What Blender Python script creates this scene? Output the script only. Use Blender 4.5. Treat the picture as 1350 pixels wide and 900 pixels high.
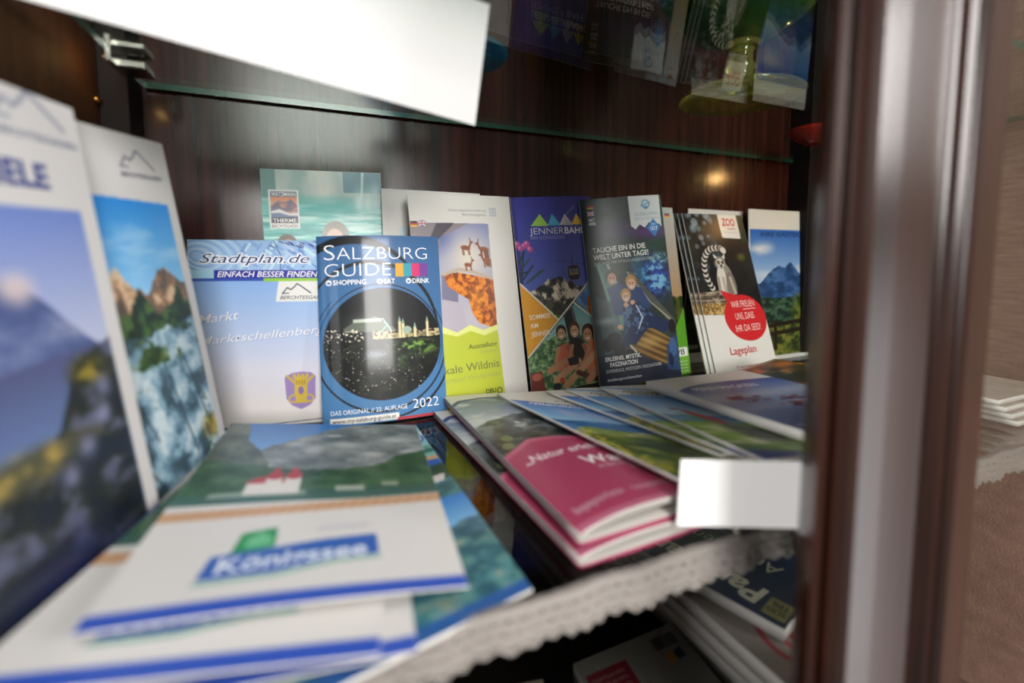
import bpy, bmesh, math, random
import numpy as np
from mathutils import Matrix, Vector

for o in list(bpy.data.objects):
    bpy.data.objects.remove(o)
S = bpy.context.scene
COL = S.collection

# ------------------------------------------------------------------ camera
# shelf surface is z = 0, back wall runs along x, camera looks into the cabinet
FPX, PPX, PPY = 611.0, 675.0, 390.0
YAW, PITCH = math.radians(22.9), math.radians(-4.65)
EYE = Vector((0, 0, .144))
fw = Vector((math.sin(YAW) * math.cos(PITCH), math.cos(YAW) * math.cos(PITCH), math.sin(PITCH)))
rt = Vector((math.cos(YAW), -math.sin(YAW), 0))
up = rt.cross(fw)
cam = bpy.data.cameras.new('camera')
cam_o = bpy.data.objects.new('camera', cam)
COL.objects.link(cam_o)
cam_o.matrix_world = Matrix(((rt.x, up.x, -fw.x, EYE.x), (rt.y, up.y, -fw.y, EYE.y), (rt.z, up.z, -fw.z, EYE.z), (0, 0, 0, 1)))
cam.sensor_fit = 'HORIZONTAL'
cam.sensor_width = 36
cam.lens = FPX * 36 / 1350
cam.shift_y = (PPY - 450) / 1350
cam.clip_start = .01
cam.dof.use_dof = True
cam.dof.focus_distance = .475
cam.dof.aperture_fstop = 2.6
S.camera = cam_o

# ------------------------------------------------------------------ light, exposure
S.view_settings.view_transform = 'Standard'
S.view_settings.look = 'None'
S.view_settings.gamma = 1
S.view_settings.use_curve_mapping = False
S.view_settings.exposure = 0.06
w = bpy.data.worlds.new('room')
S.world = w
w.use_nodes = True
# the room around: soft grey, plus a bright spot added low right for the stile's reflection
wn, wl = w.node_tree.nodes, w.node_tree.links
wg = wn.new('ShaderNodeNewGeometry')
wd = wn.new('ShaderNodeVectorMath')
wd.operation = 'DOT_PRODUCT'
wl.new(wg.outputs['Incoming'], wd.inputs[0])
wd.inputs[1].default_value = Vector((-.84, .40, .37)).normalized()
wr = wn.new('ShaderNodeValToRGB')
wr.color_ramp.elements[0].position, wr.color_ramp.elements[0].color = .90, (.23, .22, .21, 1)
wr.color_ramp.elements[1].position, wr.color_ramp.elements[1].color = .97, (3.0, 2.95, 3.0, 1)
wl.new(wd.outputs['Value'], wr.inputs[0])
wl.new(wr.outputs[0], wn['Background'].inputs[0])
wn['Background'].inputs[1].default_value = 1.0


def area(name, loc, target, sx, sy, power, color):
    l = bpy.data.lights.new(name, 'AREA')
    l.shape = 'RECTANGLE'
    l.size, l.size_y, l.energy, l.color = sx, sy, power, color
    o = bpy.data.objects.new(name, l)
    COL.objects.link(o)
    o.location = loc
    o.rotation_euler = (Vector(target) - Vector(loc)).to_track_quat('-Z', 'Y').to_euler()
    return o


area('window_daylight', (.06, -2.0, .75), (.1, .4, .1), .7, .9, 52, (1, .97, .94))
area('left_fill_light', (-2.3, -.3, .5), (.2, .14, .05), .7, .9, 85, (1, .98, .96))  # added fill from the left, brightens the white card
area('overhead_fill_light', (.1, -.8, 1.75), (.05, .2, .0), .7, .7, 15, (1, .97, .93))  # added fill from above, for the brochures lying flat
area('right_fill_light', (3.0, -2.4, 1.25), (.0, .3, .1), .9, 1.0, 92, (1, .97, .95))  # added fill from the right, for the brochures on the left side


# ------------------------------------------------------------------ materials
def lin(c):
    if isinstance(c, str):
        c = c.lstrip('#')
        c = [int(c[i:i + 2], 16) / 255 for i in (0, 2, 4)]
    c = np.asarray(c, float)
    return np.where(c <= .04045, c / 12.92, ((c + .055) / 1.055) ** 2.4)


def rgba(c):
    return tuple(float(x) for x in lin(c)) + (1,)


def mat(name, color='#808080', rough=.5, spec=.5, metal=0, **kw):
    m = bpy.data.materials.new(name)
    m.use_nodes = True
    b = m.node_tree.nodes['Principled BSDF']
    b.inputs['Base Color'].default_value = rgba(color)
    b.inputs['Roughness'].default_value = rough
    b.inputs['Specular IOR Level'].default_value = spec
    b.inputs['Metallic'].default_value = metal
    for k, v in kw.items():
        b.inputs[k.replace('_', ' ')].default_value = v
    return m


def nodes(m):
    return m.node_tree.nodes, m.node_tree.links, m.node_tree.nodes['Principled BSDF']


def add_noise(m, scale, c0, c1, bump=0, bscale=None, stretch=(1, 1, 1), detail=6, dist=.001):
    n, l, b = nodes(m)
    tc = n.new('ShaderNodeTexCoord')
    mp = n.new('ShaderNodeMapping')
    mp.inputs['Scale'].default_value = stretch
    l.new(tc.outputs['Object'], mp.inputs[0])
    t = n.new('ShaderNodeTexNoise')
    t.inputs['Scale'].default_value = scale
    t.inputs['Detail'].default_value = detail
    l.new(mp.outputs[0], t.inputs['Vector'])
    r = n.new('ShaderNodeValToRGB')
    r.color_ramp.elements[0].position, r.color_ramp.elements[1].position = .3, .7
    r.color_ramp.elements[0].color, r.color_ramp.elements[1].color = rgba(c0), rgba(c1)
    l.new(t.outputs[0], r.inputs[0])
    l.new(r.outputs[0], b.inputs['Base Color'])
    if bump:
        t2 = n.new('ShaderNodeTexNoise')
        t2.inputs['Scale'].default_value = bscale
        t2.inputs['Detail'].default_value = 3
        l.new(tc.outputs['Object'], t2.inputs['Vector'])
        bp = n.new('ShaderNodeBump')
        bp.inputs['Strength'].default_value = bump
        bp.inputs['Distance'].default_value = dist
        l.new(t2.outputs[0], bp.inputs['Height'])
        l.new(bp.outputs[0], b.inputs['Normal'])
    return m


def print_mat(name, rough, coat=0.0, crough=.06):
    m = mat(name, rough=rough)
    n, l, b = nodes(m)
    a = n.new('ShaderNodeAttribute')
    a.attribute_name = 'Col'
    l.new(a.outputs['Color'], b.inputs['Base Color'])
    b.inputs['Coat Weight'].default_value = coat
    b.inputs['Coat Roughness'].default_value = crough
    return m


M_PRINT = print_mat('printed_cover', .30)
M_GLOSS = print_mat('glossy_printed_cover', .4, .42, .1)
M_GLOSS.node_tree.nodes['Principled BSDF'].inputs['Specular IOR Level'].default_value = .2
M_PAPER = mat('white_paper', '#dcd9d3', .55, .3)
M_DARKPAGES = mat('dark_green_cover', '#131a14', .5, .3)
M_LEAF = mat('magazine_inner_paper', '#b3afa9', .5, .3)
M_SHADEPAPER = mat('shade_darkened_paper', '#857a71', .6, .2)  # catalogue paper, darkened in colour to stand in for shade below the shelf
M_CARD = mat('white_card', '#fbfaf9', .5, .3)
M_WOOD = add_noise(mat('dark_wood_veneer', rough=.19, spec=.4), 9, '#1a0b08', '#42211a', .5, 1300, (14, 14, .5), 8, .00005)
M_SIDE = add_noise(mat('side_wood', rough=.7, spec=.2), 9, '#3a2416', '#4a2f1e', .2, 700, (10, 10, .6), 6, .0005)
M_BATTEN = mat('batten_wood', '#17100f', .65, .2)
M_STILE = add_noise(mat('polished_mahogany', rough=.22, spec=.6), 12, '#160804', '#2c1208', 0, 1, (10, 10, .4), 6)
M_STUCCO = add_noise(mat('brown_roughcast', rough=.85, spec=.2), 60, '#7a5c4f', '#967465', .7, 420, (1, 1, 1), 5, .002)
M_WEAVE = add_noise(mat('brown_woven_cloth', rough=.85, spec=.2), 40, '#735a4d', '#8b7263', .5, 700, (1, 1, 6), 5, .001)
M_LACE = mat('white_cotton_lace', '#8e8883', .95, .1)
M_METAL = mat('brushed_nickel', '#c9c5bd', .25, .5, 1)
M_BRASS = mat('brass', '#b9853f', .3, .5, 1)
M_RED = mat('red_glaze', '#b3281c', .25)


def glass_sheet(name, tint, edge=False):
    """clear flat glass: mirror reflection by angle over plain see-through"""
    m = bpy.data.materials.new(name)
    m.use_nodes = True
    n, l = m.node_tree.nodes, m.node_tree.links
    n.clear()
    out = n.new('ShaderNodeOutputMaterial')
    tr = n.new('ShaderNodeBsdfTransparent')
    tr.inputs[0].default_value = rgba(tint)
    gl = n.new('ShaderNodeBsdfGlossy')
    gl.inputs['Roughness'].default_value = .0
    fr = n.new('ShaderNodeFresnel')
    ge = n.new('ShaderNodeNewGeometry')       # same reflectance entering and leaving the sheet
    mr = n.new('ShaderNodeMapRange')
    mr.inputs['To Min'].default_value, mr.inputs['To Max'].default_value = 1.36, 1 / 1.36
    l.new(ge.outputs['Backfacing'], mr.inputs['Value'])
    l.new(mr.outputs[0], fr.inputs[0])
    mx = n.new('ShaderNodeMixShader')
    l.new(fr.outputs[0], mx.inputs[0])
    l.new(tr.outputs[0], mx.inputs[1])
    l.new(gl.outputs[0], mx.inputs[2])
    l.new(mx.outputs[0], out.inputs[0])
    return m


M_GLASS = glass_sheet('clear_shelf_glass', '#f4fbf7')
M_PANE = glass_sheet('door_pane_glass', '#f8faf9')
M_EDGE = mat('green_glass_edge', '#1d4d3d', .2, .6)


def tinted_glass(name, c, tr=.9):
    m = mat(name, c, .03)
    b = m.node_tree.nodes['Principled BSDF']
    b.inputs['Transmission Weight'].default_value = tr
    b.inputs['IOR'].default_value = 1.45
    return m


M_GREEN = tinted_glass('green_glass', '#3f9c38')
M_AMBER = tinted_glass('amber_glass', '#ece478')
M_CYAN = tinted_glass('turquoise_glass', '#2fb4d8')


# ------------------------------------------------------------------ mesh helpers
def mesh_np(name, verts, quads=None, tris=None, cols=None, smooth=False):
    me = bpy.data.meshes.new(name)
    verts = np.asarray(verts, np.float32)
    me.vertices.add(len(verts))
    me.vertices.foreach_set('co', verts.ravel())
    q = np.zeros((0, 4), np.int32) if quads is None else np.asarray(quads, np.int32)
    t = np.zeros((0, 3), np.int32) if tris is None else np.asarray(tris, np.int32).reshape(-1, 3)
    loops = np.concatenate([q.ravel(), t.ravel()])
    me.loops.add(len(loops))
    me.loops.foreach_set('vertex_index', loops)
    st = np.concatenate([np.arange(len(q)) * 4, len(q) * 4 + np.arange(len(t)) * 3])
    me.polygons.add(len(st))
    me.polygons.foreach_set('loop_start', st.astype(np.int32))
    if smooth:
        me.polygons.foreach_set('use_smooth', np.ones(len(st), bool))
    if cols is not None:
        a = me.color_attributes.new('Col', 'FLOAT_COLOR', 'POINT')
        c4 = np.ones((len(verts), 4), np.float32)
        c4[:, :3] = cols
        a.data.foreach_set('color', c4.ravel())
    me.update(calc_edges=True)
    me.validate()
    return me


def obj(name, me, m, parent=None):
    o = bpy.data.objects.new(name, me)
    COL.objects.link(o)
    if m is not None and len(me.materials) == 0:
        me.materials.append(m)
    o.parent = parent
    return o


def bm_obj(name, bm, m, parent=None, smooth=False):
    me = bpy.data.meshes.new(name)
    bmesh.ops.recalc_face_normals(bm, faces=bm.faces[:])
    bm.to_mesh(me)
    bm.free()
    if smooth:
        for p in me.polygons:
            p.use_smooth = True
    return obj(name, me, m, parent)


def box(bm, lo, hi, bev=0):
    r = bmesh.ops.create_cube(bm, size=1)
    s = [hi[i] - lo[i] for i in range(3)]
    c = [(hi[i] + lo[i]) / 2 for i in range(3)]
    for v in r['verts']:
        v.co = Vector((c[0] + v.co.x * s[0], c[1] + v.co.y * s[1], c[2] + v.co.z * s[2]))
    if bev:
        es = list({e for v in r['verts'] for e in v.link_edges})
        bmesh.ops.bevel(bm, geom=es, offset=bev, segments=2, affect='EDGES', profile=.5)


def lathe(bm, prof, n=48, close=False):
    rings = []
    for r, z in prof:
        if r < 1e-6:
            rings.append([bm.verts.new((0, 0, z))])
        else:
            rings.append([bm.verts.new((r * math.cos(2 * math.pi * k / n), r * math.sin(2 * math.pi * k / n), z)) for k in range(n)])
    for a, b in zip(rings[:-1], rings[1:]):
        for k in range(n):
            k2 = (k + 1) % n
            if len(a) == 1 and len(b) == 1:
                continue
            if len(a) == 1:
                bm.faces.new((a[0], b[k], b[k2]))
            elif len(b) == 1:
                bm.faces.new((a[k], b[0], a[k2]))
            else:
                bm.faces.new((a[k], b[k], b[k2], a[k2]))


def empty(name, loc=(0, 0, 0)):
    o = bpy.data.objects.new(name, None)
    COL.objects.link(o)
    o.location = loc
    o.empty_display_size = .02
    return o


def tag(o, label, cat, group=None):
    o['label'] = label
    o['category'] = cat
    if group:
        o['group'] = group
    return o


def structure(o):
    o['kind'] = 'structure'
    return o


def copy_thing(root, label=None):
    r = root.copy()
    COL.objects.link(r)
    for ch in root.children:
        c = ch.copy()
        COL.objects.link(c)
        c.parent = r
    if label:
        r['label'] = label
    return r


# ------------------------------------------------------------------ printing press: pictures as mesh colours, words as mesh
_rng = np.random.RandomState(7)
_LAT = _rng.rand(256, 256)


def vnoise(x, y, seed=0):
    x = x + seed * 17.31
    y = y + seed * 9.17
    xi, yi = np.floor(x).astype(int), np.floor(y).astype(int)
    fx, fy = x - xi, y - yi
    fx = fx * fx * (3 - 2 * fx)
    fy = fy * fy * (3 - 2 * fy)
    g = lambda a, b: _LAT[a & 255, b & 255]
    return (g(xi, yi) * (1 - fx) + g(xi + 1, yi) * fx) * (1 - fy) + (g(xi, yi + 1) * (1 - fx) + g(xi + 1, yi + 1) * fx) * fy


class Art:
    """a printed sheet w x h millimetres, x to the right, y down"""

    def __init__(s, w, h, res, bg='#dcd9d4'):
        s.w, s.h, s.res = w, h, res
        s.nx, s.ny = int(w * res) + 1, int(h * res) + 1
        s.X, s.Y = np.meshgrid(np.linspace(0, w, s.nx), np.linspace(0, h, s.ny))
        s.C = np.zeros((s.ny, s.nx, 3)) + s.c(bg)
        s.px = 1.0 / res
        s.texts = []

    @staticmethod
    def c(c):
        if isinstance(c, str):
            c = c.lstrip('#')
            return np.array([int(c[i:i + 2], 16) / 255 for i in (0, 2, 4)])
        return np.asarray(c, float)

    def put(s, m, col, a=1.0):
        m = np.clip(m * a, 0, 1)[..., None]
        s.C = s.C * (1 - m) + s.c(col) * m

    def fbm(s, sx, sy=None, seed=0, oc=4):
        sy = sy or sx
        v, amp, tot = 0, 1, 0
        for o in range(oc):
            v = v + amp * vnoise(s.X / sx * 2 ** o, s.Y / sy * 2 ** o, seed + o)
            tot += amp
            amp *= .55
        return v / tot

    def rect(s, x0, y0, x1, y1):
        p = s.px
        f = lambda d: np.clip(d / p + .5, 0, 1)
        return f(s.X - x0) * f(x1 - s.X) * f(s.Y - y0) * f(y1 - s.Y)

    def poly(s, pts):
        pts = np.asarray(pts, float)
        tot = 0
        for dx, dy in ((-.25, -.25), (.25, -.25), (-.25, .25), (.25, .25)):
            X, Y = s.X + dx * s.px, s.Y + dy * s.px
            ins = np.zeros(X.shape, bool)
            j = len(pts) - 1
            for i in range(len(pts)):
                (xi, yi), (xj, yj) = pts[i], pts[j]
                if yi != yj:
                    ins ^= ((yi > Y) != (yj > Y)) & (X < (xj - xi) * (Y - yi) / (yj - yi) + xi)
                j = i
            tot = tot + ins
        return tot / 4

    def ell(s, cx, cy, rx, ry=None, rot=0, soft=1.0):
        ry = ry or rx
        c, n = math.cos(rot), math.sin(rot)
        dx, dy = s.X - cx, s.Y - cy
        u, v = (dx * c + dy * n) / rx, (-dx * n + dy * c) / ry
        d = np.sqrt(u * u + v * v)
        return np.clip((1 - d) * min(rx, ry) / (s.px * soft) + .5, 0, 1)

    def glow(s, cx, cy, rx, ry=None):
        ry = ry or rx
        return np.exp(-((s.X - cx) / rx) ** 2 - ((s.Y - cy) / ry) ** 2)

    def line(s, pts, wd):
        d = np.full(s.X.shape, 1e9)
        for (x0, y0), (x1, y1) in zip(pts[:-1], pts[1:]):
            L = (x1 - x0) ** 2 + (y1 - y0) ** 2 + 1e-9
            t = np.clip(((s.X - x0) * (x1 - x0) + (s.Y - y0) * (y1 - y0)) / L, 0, 1)
            d = np.minimum(d, np.hypot(s.X - x0 - t * (x1 - x0), s.Y - y0 - t * (y1 - y0)))
        return np.clip((wd / 2 - d) / s.px + .5, 0, 1)

    def ring(s, cx, cy, rx, ry, wd, rot=0):
        return np.clip(s.ell(cx, cy, rx + wd / 2, ry + wd / 2, rot) - s.ell(cx, cy, rx - wd / 2, ry - wd / 2, rot), 0, 1)

    def vgrad(s, y0, y1, c0, c1):
        t = np.clip((s.Y - y0) / (y1 - y0), 0, 1)[..., None]
        return s.c(c0) * (1 - t) + s.c(c1) * t

    def mix(s, t, c0, c1):
        t = np.clip(t, 0, 1)[..., None]
        return s.c(c0) * (1 - t) + s.c(c1) * t

    def paint(s, m, arr):
        m = np.clip(m, 0, 1)[..., None]
        s.C = s.C * (1 - m) + arr * m

    def under(s, pts):
        """mask below a ridge line"""
        pts = sorted(pts)
        y = np.interp(s.X, [p[0] for p in pts], [p[1] for p in pts])
        return np.clip((s.Y - y) / s.px + .5, 0, 1)

    def ridge(s, pts, rough, seed, scale=8):
        pts = sorted(pts)
        y = np.interp(s.X, [p[0] for p in pts], [p[1] for p in pts])
        y = y + (vnoise(s.X / scale, 0 * s.X, seed) + .5 * vnoise(s.X / scale * 2.7, 0 * s.X, seed + 3) - .75) * rough
        return np.clip((s.Y - y) / s.px + .5, 0, 1)

    def rock(s, m, cs, sx, sy=None, seed=0, hard=3.0, oc=5):
        """mottled picture texture through a list of tones"""
        f = np.clip((s.fbm(sx, sy, seed, oc) - .5) * hard + .5 + (vnoise(s.X / 1.3, s.Y / 1.1, seed + 40) - .5) * .28, 0, .999) * (len(cs) - 1)
        i = f.astype(int)
        t = (f - i)[..., None]
        cs = sorted(cs, key=lambda c: float(s.c(c).sum()))
        cc = np.array([s.c(c) for c in cs] + [s.c(cs[-1])])
        s.paint(m, cc[i] * (1 - t) + cc[i + 1] * t)

    def text(s, txt, x, y, h, w=None, col='#ffffff', bold=0, shear=0, rot=0, al='l', mono=False):
        s.texts.append((txt, x, y, h, w, col, bold, shear, rot, al))


_glyphs = {}


def text_mesh(txt, bold, shear):
    k = (txt, bold, shear)
    if k in _glyphs:
        return _glyphs[k]
    cu = bpy.data.curves.new('t', 'FONT')
    cu.body = txt
    cu.size = 1
    cu.offset = bold
    cu.shear = shear
    cu.resolution_u = 3
    cu.fill_mode = 'FRONT'
    o = bpy.data.objects.new('t', cu)
    COL.objects.link(o)
    dg = bpy.context.evaluated_depsgraph_get()
    me = bpy.data.meshes.new_from_object(o.evaluated_get(dg))
    me.calc_loop_triangles()
    v = np.zeros(len(me.vertices) * 3)
    me.vertices.foreach_get('co', v)
    t = np.zeros(len(me.loop_triangles) * 3, np.int32)
    me.loop_triangles.foreach_get('vertices', t)
    v, t = v.reshape(-1, 3)[:, :2], t.reshape(-1, 3)
    # keep every triangle facing the reader
    a, b, c = v[t[:, 0]], v[t[:, 1]], v[t[:, 2]]
    fl = ((b - a)[:, 0] * (c - a)[:, 1] - (b - a)[:, 1] * (c - a)[:, 0]) < 0
    t[fl] = t[fl][:, ::-1]
    bpy.data.objects.remove(o)
    bpy.data.curves.remove(cu)
    bpy.data.meshes.remove(me)
    _glyphs[k] = (v, t)
    return v, t


CAPH = None


def print_mesh(name, art, pos, lift=.00012):
    global CAPH
    if CAPH is None:
        v, _ = text_mesh('H', 0, 0)
        CAPH = v[:, 1].max() - v[:, 1].min()
    nx, ny = art.nx, art.ny
    V = pos(art.X.ravel() / 1000, art.Y.ravel() / 1000, 0.0)
    idx = np.arange(nx * ny).reshape(ny, nx)
    Q = np.stack([idx[:-1, :-1], idx[1:, :-1], idx[1:, 1:], idx[:-1, 1:]], -1).reshape(-1, 4)
    Cc = lin(np.clip(art.C.reshape(-1, 3), 0, 1))
    VV, TT, CC, base = [V], [], [Cc], len(V)
    for n, (txt, x, y, h, w, col, bold, shear, rot, al) in enumerate(art.texts):
        v, t = text_mesh(txt, bold, shear)
        if not len(v):
            continue
        lo, hi = v[:, 0].min(), v[:, 0].max()
        sy = h / CAPH
        sx = (w / (hi - lo)) if w else sy
        px, py = (v[:, 0] - lo) * sx, v[:, 1] * sy
        W = (hi - lo) * sx
        px = px - (0 if al == 'l' else W if al == 'r' else W / 2)
        c, s_ = math.cos(rot), math.sin(rot)
        X = x + px * c - py * s_
        Y = y - (px * s_ + py * c)
        keep = ((X >= 0) & (X <= art.w) & (Y >= 0) & (Y <= art.h))
        t = t[keep[t].all(1)]
        VV.append(pos(X / 1000, Y / 1000, lift + .000012 * n))
        TT.append(t + base)
        CC.append(np.tile(lin(col), (len(v), 1)))
        base += len(v)
    return mesh_np(name, np.concatenate(VV), Q, np.concatenate(TT) if TT else None, np.concatenate(CC), True)


def block_mesh(name, w, h, t, pos, nu=10, nv=14, top=-.00006, inset=0.0, layers=1):
    """the paper body below a cover, following the same bend"""
    us, vs = np.linspace(inset, w - inset, nu + 1), np.linspace(inset, h - inset, nv + 1)
    U, Vv = np.meshgrid(us, vs)
    levels = [top - (t + top) * k / layers for k in range(layers + 1)] if layers > 1 else [top, -t]
    A = [pos(U.ravel(), Vv.ravel(), n) for n in (levels[0], levels[-1])]
    V = np.concatenate(A)
    n1 = (nu + 1) * (nv + 1)
    i = np.arange(n1).reshape(nv + 1, nu + 1)
    q = np.stack([i[:-1, :-1], i[1:, :-1], i[1:, 1:], i[:-1, 1:]], -1).reshape(-1, 4)
    q2 = q[:, ::-1] + n1
    rim = np.concatenate([i[0, :-1], i[:-1, -1], i[-1, :0:-1], i[:0:-1, 0]])
    nxt = np.roll(rim, -1)
    side = np.stack([rim, nxt, nxt + n1, rim + n1], -1)
    return mesh_np(name, V, np.concatenate([q, q2, side]), smooth=False)


def flat_rot(yaw, lean, roll):
    y, l, r = (math.radians(a) for a in (yaw, lean, roll))
    Rz = Matrix(((math.cos(y), -math.sin(y), 0), (math.sin(y), math.cos(y), 0), (0, 0, 1)))
    Rx = Matrix(((1, 0, 0), (0, math.cos(l), math.sin(l)), (0, -math.sin(l), math.cos(l))))
    Ry = Matrix(((math.cos(r), 0, -math.sin(r)), (0, 1, 0), (math.sin(r), 0, math.cos(r))))
    return Rz @ Rx @ Ry


def standing(kind, label, cat, art, pose, t=.0012, bend=None, m=None, group=None, lift=.00012):
    """a printed leaflet standing on the shelf; pose = x, y, z, yaw, lean, roll of its lower left corner"""
    h = art.h / 1000
    x, y, z, yw, ln, rl = pose
    root = empty(kind)
    root.matrix_world = Matrix.Translation((x, y, z)) @ flat_rot(yw, ln, rl).to_4x4()
    tag(root, label, cat, group)
    bf = bend or (lambda u, v: 0 * u)

    def pos(u, v, n):
        return np.stack([u, -n - bf(u * 1000 / art.w, v * 1000 / art.h), h - v], -1)
    obj('cover', print_mesh('cover', art, pos, lift), m or M_PRINT, root)
    obj('pages', block_mesh('pages', art.w / 1000, h, t, pos), M_PAPER, root)
    return root


def lying(kind, label, cat, art, corners, t=.002, bend=None, m=None, group=None, lift=.00015, pages=None):
    """a printed leaflet lying flat; corners TL TR BR BL of its upper face as world points"""
    c = np.array(corners, float)
    base = c.mean(0) - [0, 0, t]
    root = empty(kind, tuple(base))
    tag(root, label, cat, group)
    c = c - base
    W, H = art.w / 1000, art.h / 1000
    bf = bend or (lambda u, v: 0 * u)

    def pos(u, v, n):
        a, b = (u / W)[:, None], (v / H)[:, None]
        p = c[0] * (1 - a) * (1 - b) + c[1] * a * (1 - b) + c[2] * a * b + c[3] * (1 - a) * b
        p = p.copy()
        p[:, 2] += n + bf(u / W, v / H)
        return p
    obj('cover', print_mesh('cover', art, pos, lift), m or M_PRINT, root)
    obj('pages', block_mesh('pages', W, H, t, pos, 16, 16), pages or M_PAPER, root)
    return root


# ================================================================== the cabinet
YB = .487          # back wall
XL, XR = -.148, .672
ZL, ZU, ZB, ZT = 0.0, .289, -.165, .62      # lower glass, upper glass, bottom board, top
b = bmesh.new()
box(b, (XL - .02, YB, ZB - .02), (.2655, YB + .018, ZT))
box(b, (.2662, YB + .0004, ZB - .02), (XR + .02, YB + .018, ZT))
structure(bm_obj('wall_back', b, M_WOOD))
b = bmesh.new()
box(b, (XL - .018, .10, ZB - .02), (XL, YB + .018, ZT))
structure(bm_obj('wall_left', b, M_SIDE))
b = bmesh.new()
box(b, (XR, .40, ZB - .02), (XR + .018, YB + .018, ZT))
structure(bm_obj('wall_right', b, M_SIDE))
b = bmesh.new()
box(b, (XR, -.14, ZL - .004), (XR + .018, .40, ZT))
structure(bm_obj('wall_right_woven', b, M_WEAVE))
b = bmesh.new()
box(b, (XR - .004, -.14, ZB - .3), (XR + .018, .40, ZL - .004))
structure(bm_obj('wall_right_roughcast', b, M_STUCCO))
b = bmesh.new()
box(b, (XL - .02, .10, ZB - .018), (.43, YB + .018, ZB))
structure(bm_obj('floor', b, M_BATTEN))
b = bmesh.new()
box(b, (XL - .02, .10, ZT), (XR + .02, YB + .018, ZT + .018))
structure(bm_obj('ceiling', b, M_SIDE))
b = bmesh.new()
box(b, (XL - .018, .085, ZB - .35), (.132, .10, -.012), .002)
structure(bm_obj('shade_panel_left', b, M_STILE))  # unseen front panel, added to shade the lower compartment
b = bmesh.new()
box(b, (.132, .126, ZB - .35), (.30, .133, -.056), .001)
structure(bm_obj('shade_panel_right', b, M_STILE))  # second unseen panel, added to keep front light off the catalogues
b = bmesh.new()
box(b, (XL, .455, ZB), (XL + .019, YB, ZT), .001)
structure(bm_obj('trim_1', b, M_BATTEN))
b = bmesh.new()
box(b, (XR - .019, .455, ZB), (XR, YB, ZT), .001)
structure(bm_obj('trim_2', b, M_BATTEN))


def shelf(label, x0, x1, y0, y1, z):
    root = empty('glass_shelf', ((x0 + x1) / 2, (y0 + y1) / 2, z - .005))
    tag(root, label, 'shelf')
    b = bmesh.new()
    box(b, (x0, y0, z - .005), (x1, y1, z))
    for v in b.verts:
        v.co -= root.location
    o = bm_obj('glass_sheet', b, M_GLASS, root)
    o.data.materials.append(M_EDGE)
    for p in o.data.polygons:
        if abs(p.normal.z) < .5:
            p.material_index = 1
    return root


shelf('clear glass shelf the brochures stand on, with lace along its front edge', XL + .001, XR - .005, .164, YB - .004, ZL)
shelf('upper clear glass shelf with a green edge, above the brochures', XL + .022, XR - .004, .165, YB - .006, ZU)


def clip(label, loc, side, power, lamp):
    """metal clip on the glass edge; its little lamp shines past the plate onto the cabinet side"""
    root = empty('shelf_clip_light', loc)
    tag(root, label, 'shelf light')
    b = bmesh.new()
    box(b, (-.009, -.011, .0012), (.009, .011, .0062), .0012)
    box(b, (-.009, -.011, -.0122), (.009, .011, -.0062), .0012)
    box(b, (-.0095 * side - .002, -.020, -.012), (-.0095 * side + .002, .011, .006), .0008)
    bm_obj('clip', b, M_METAL, root)
    b = bmesh.new()
    lathe(b, [(0, .0050), (.0036, .0050), (.0036, .0036), (.0030, .0036), (.0030, .0046), (0, .0046)], 20)
    for v in b.verts:
        v.co += Vector(lamp)
    bm_obj('lamp_cap', b, M_METAL, root, True)
    l = bpy.data.lights.new('clip_light', 'POINT')
    l.energy, l.color, l.shadow_soft_size = power, (1, .58, .2), .0028
    lo = bpy.data.objects.new('clip_light', l)
    COL.objects.link(lo)
    lo.parent = root
    lo.location = lamp
    return root


clip('small metal clip light on the left end of the upper glass shelf', (XL + .0325, .425, ZU), 1, .010, (-.0145, -.003, -.008))
clip('small metal clip light at the right end of the upper glass shelf', (XR - .026, .345, ZU), -1, .15, (-.003, .0165, -.0095))
b = bmesh.new()
bmesh.ops.create_uvsphere(b, u_segments=14, v_segments=8, radius=.0028)
for v in b.verts:
    v.co += Vector((XL + .001, .449, .262))
tag(bm_obj('shelf_pin', b, M_BRASS, None, True), 'tiny brass shelf pin in the left cabinet side below the clip light', 'pin')

# door: moulded stile and its pane
root = empty('cabinet_door', (.225, .11, -.3))
tag(root, 'cabinet door with a moulded dark red-brown stile, blurred in the right foreground', 'door')
prof = [(.188, .128), (.1795, .119)] + [(.1755 + (x - .1625) * .995, y) for x, y in [
        (.1640, .1145), (.1665, .1125), (.1690, .1140), (.1695, .1165), (.1702, .1170), (.1712, .1165),
        (.1720, .1120), (.1745, .1090), (.1780, .1080), (.1800, .1085), (.1812, .1110), (.1818, .1125), (.2020, .1120), (.2325, .1120), (.2335, .1112), (.2350, .1085), (.2375, .1070), (.2400, .1080),
        (.2412, .1105), (.2418, .1110), (.2424, .1105), (.2436, .1075), (.2465, .1062), (.2495, .1072), (.2508, .1100), (.2600, .1105), (.2790, .1120), (.2815, .1130), (.2825, .1150), (.2825, .128)]]
b = bmesh.new()
zs = (-.35, .62)
lo = [b.verts.new((x - .225, y - .11, zs[0] + .3)) for x, y in prof]
hi = [b.verts.new((x - .225, y - .11, zs[1] + .3)) for x, y in prof]
for k in range(len(prof)):
    k2 = (k + 1) % len(prof)
    b.faces.new((lo[k], lo[k2], hi[k2], hi[k]))
b.faces.new(lo)
b.faces.new(hi)
o = bm_obj('stile', b, M_STILE, root)
b = bmesh.new()
box(b, (.2945 - .225, .119 - .11, -.05), (.64 - .225, .122 - .11, .92))
bm_obj('pane', b, M_PANE, root)


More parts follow.
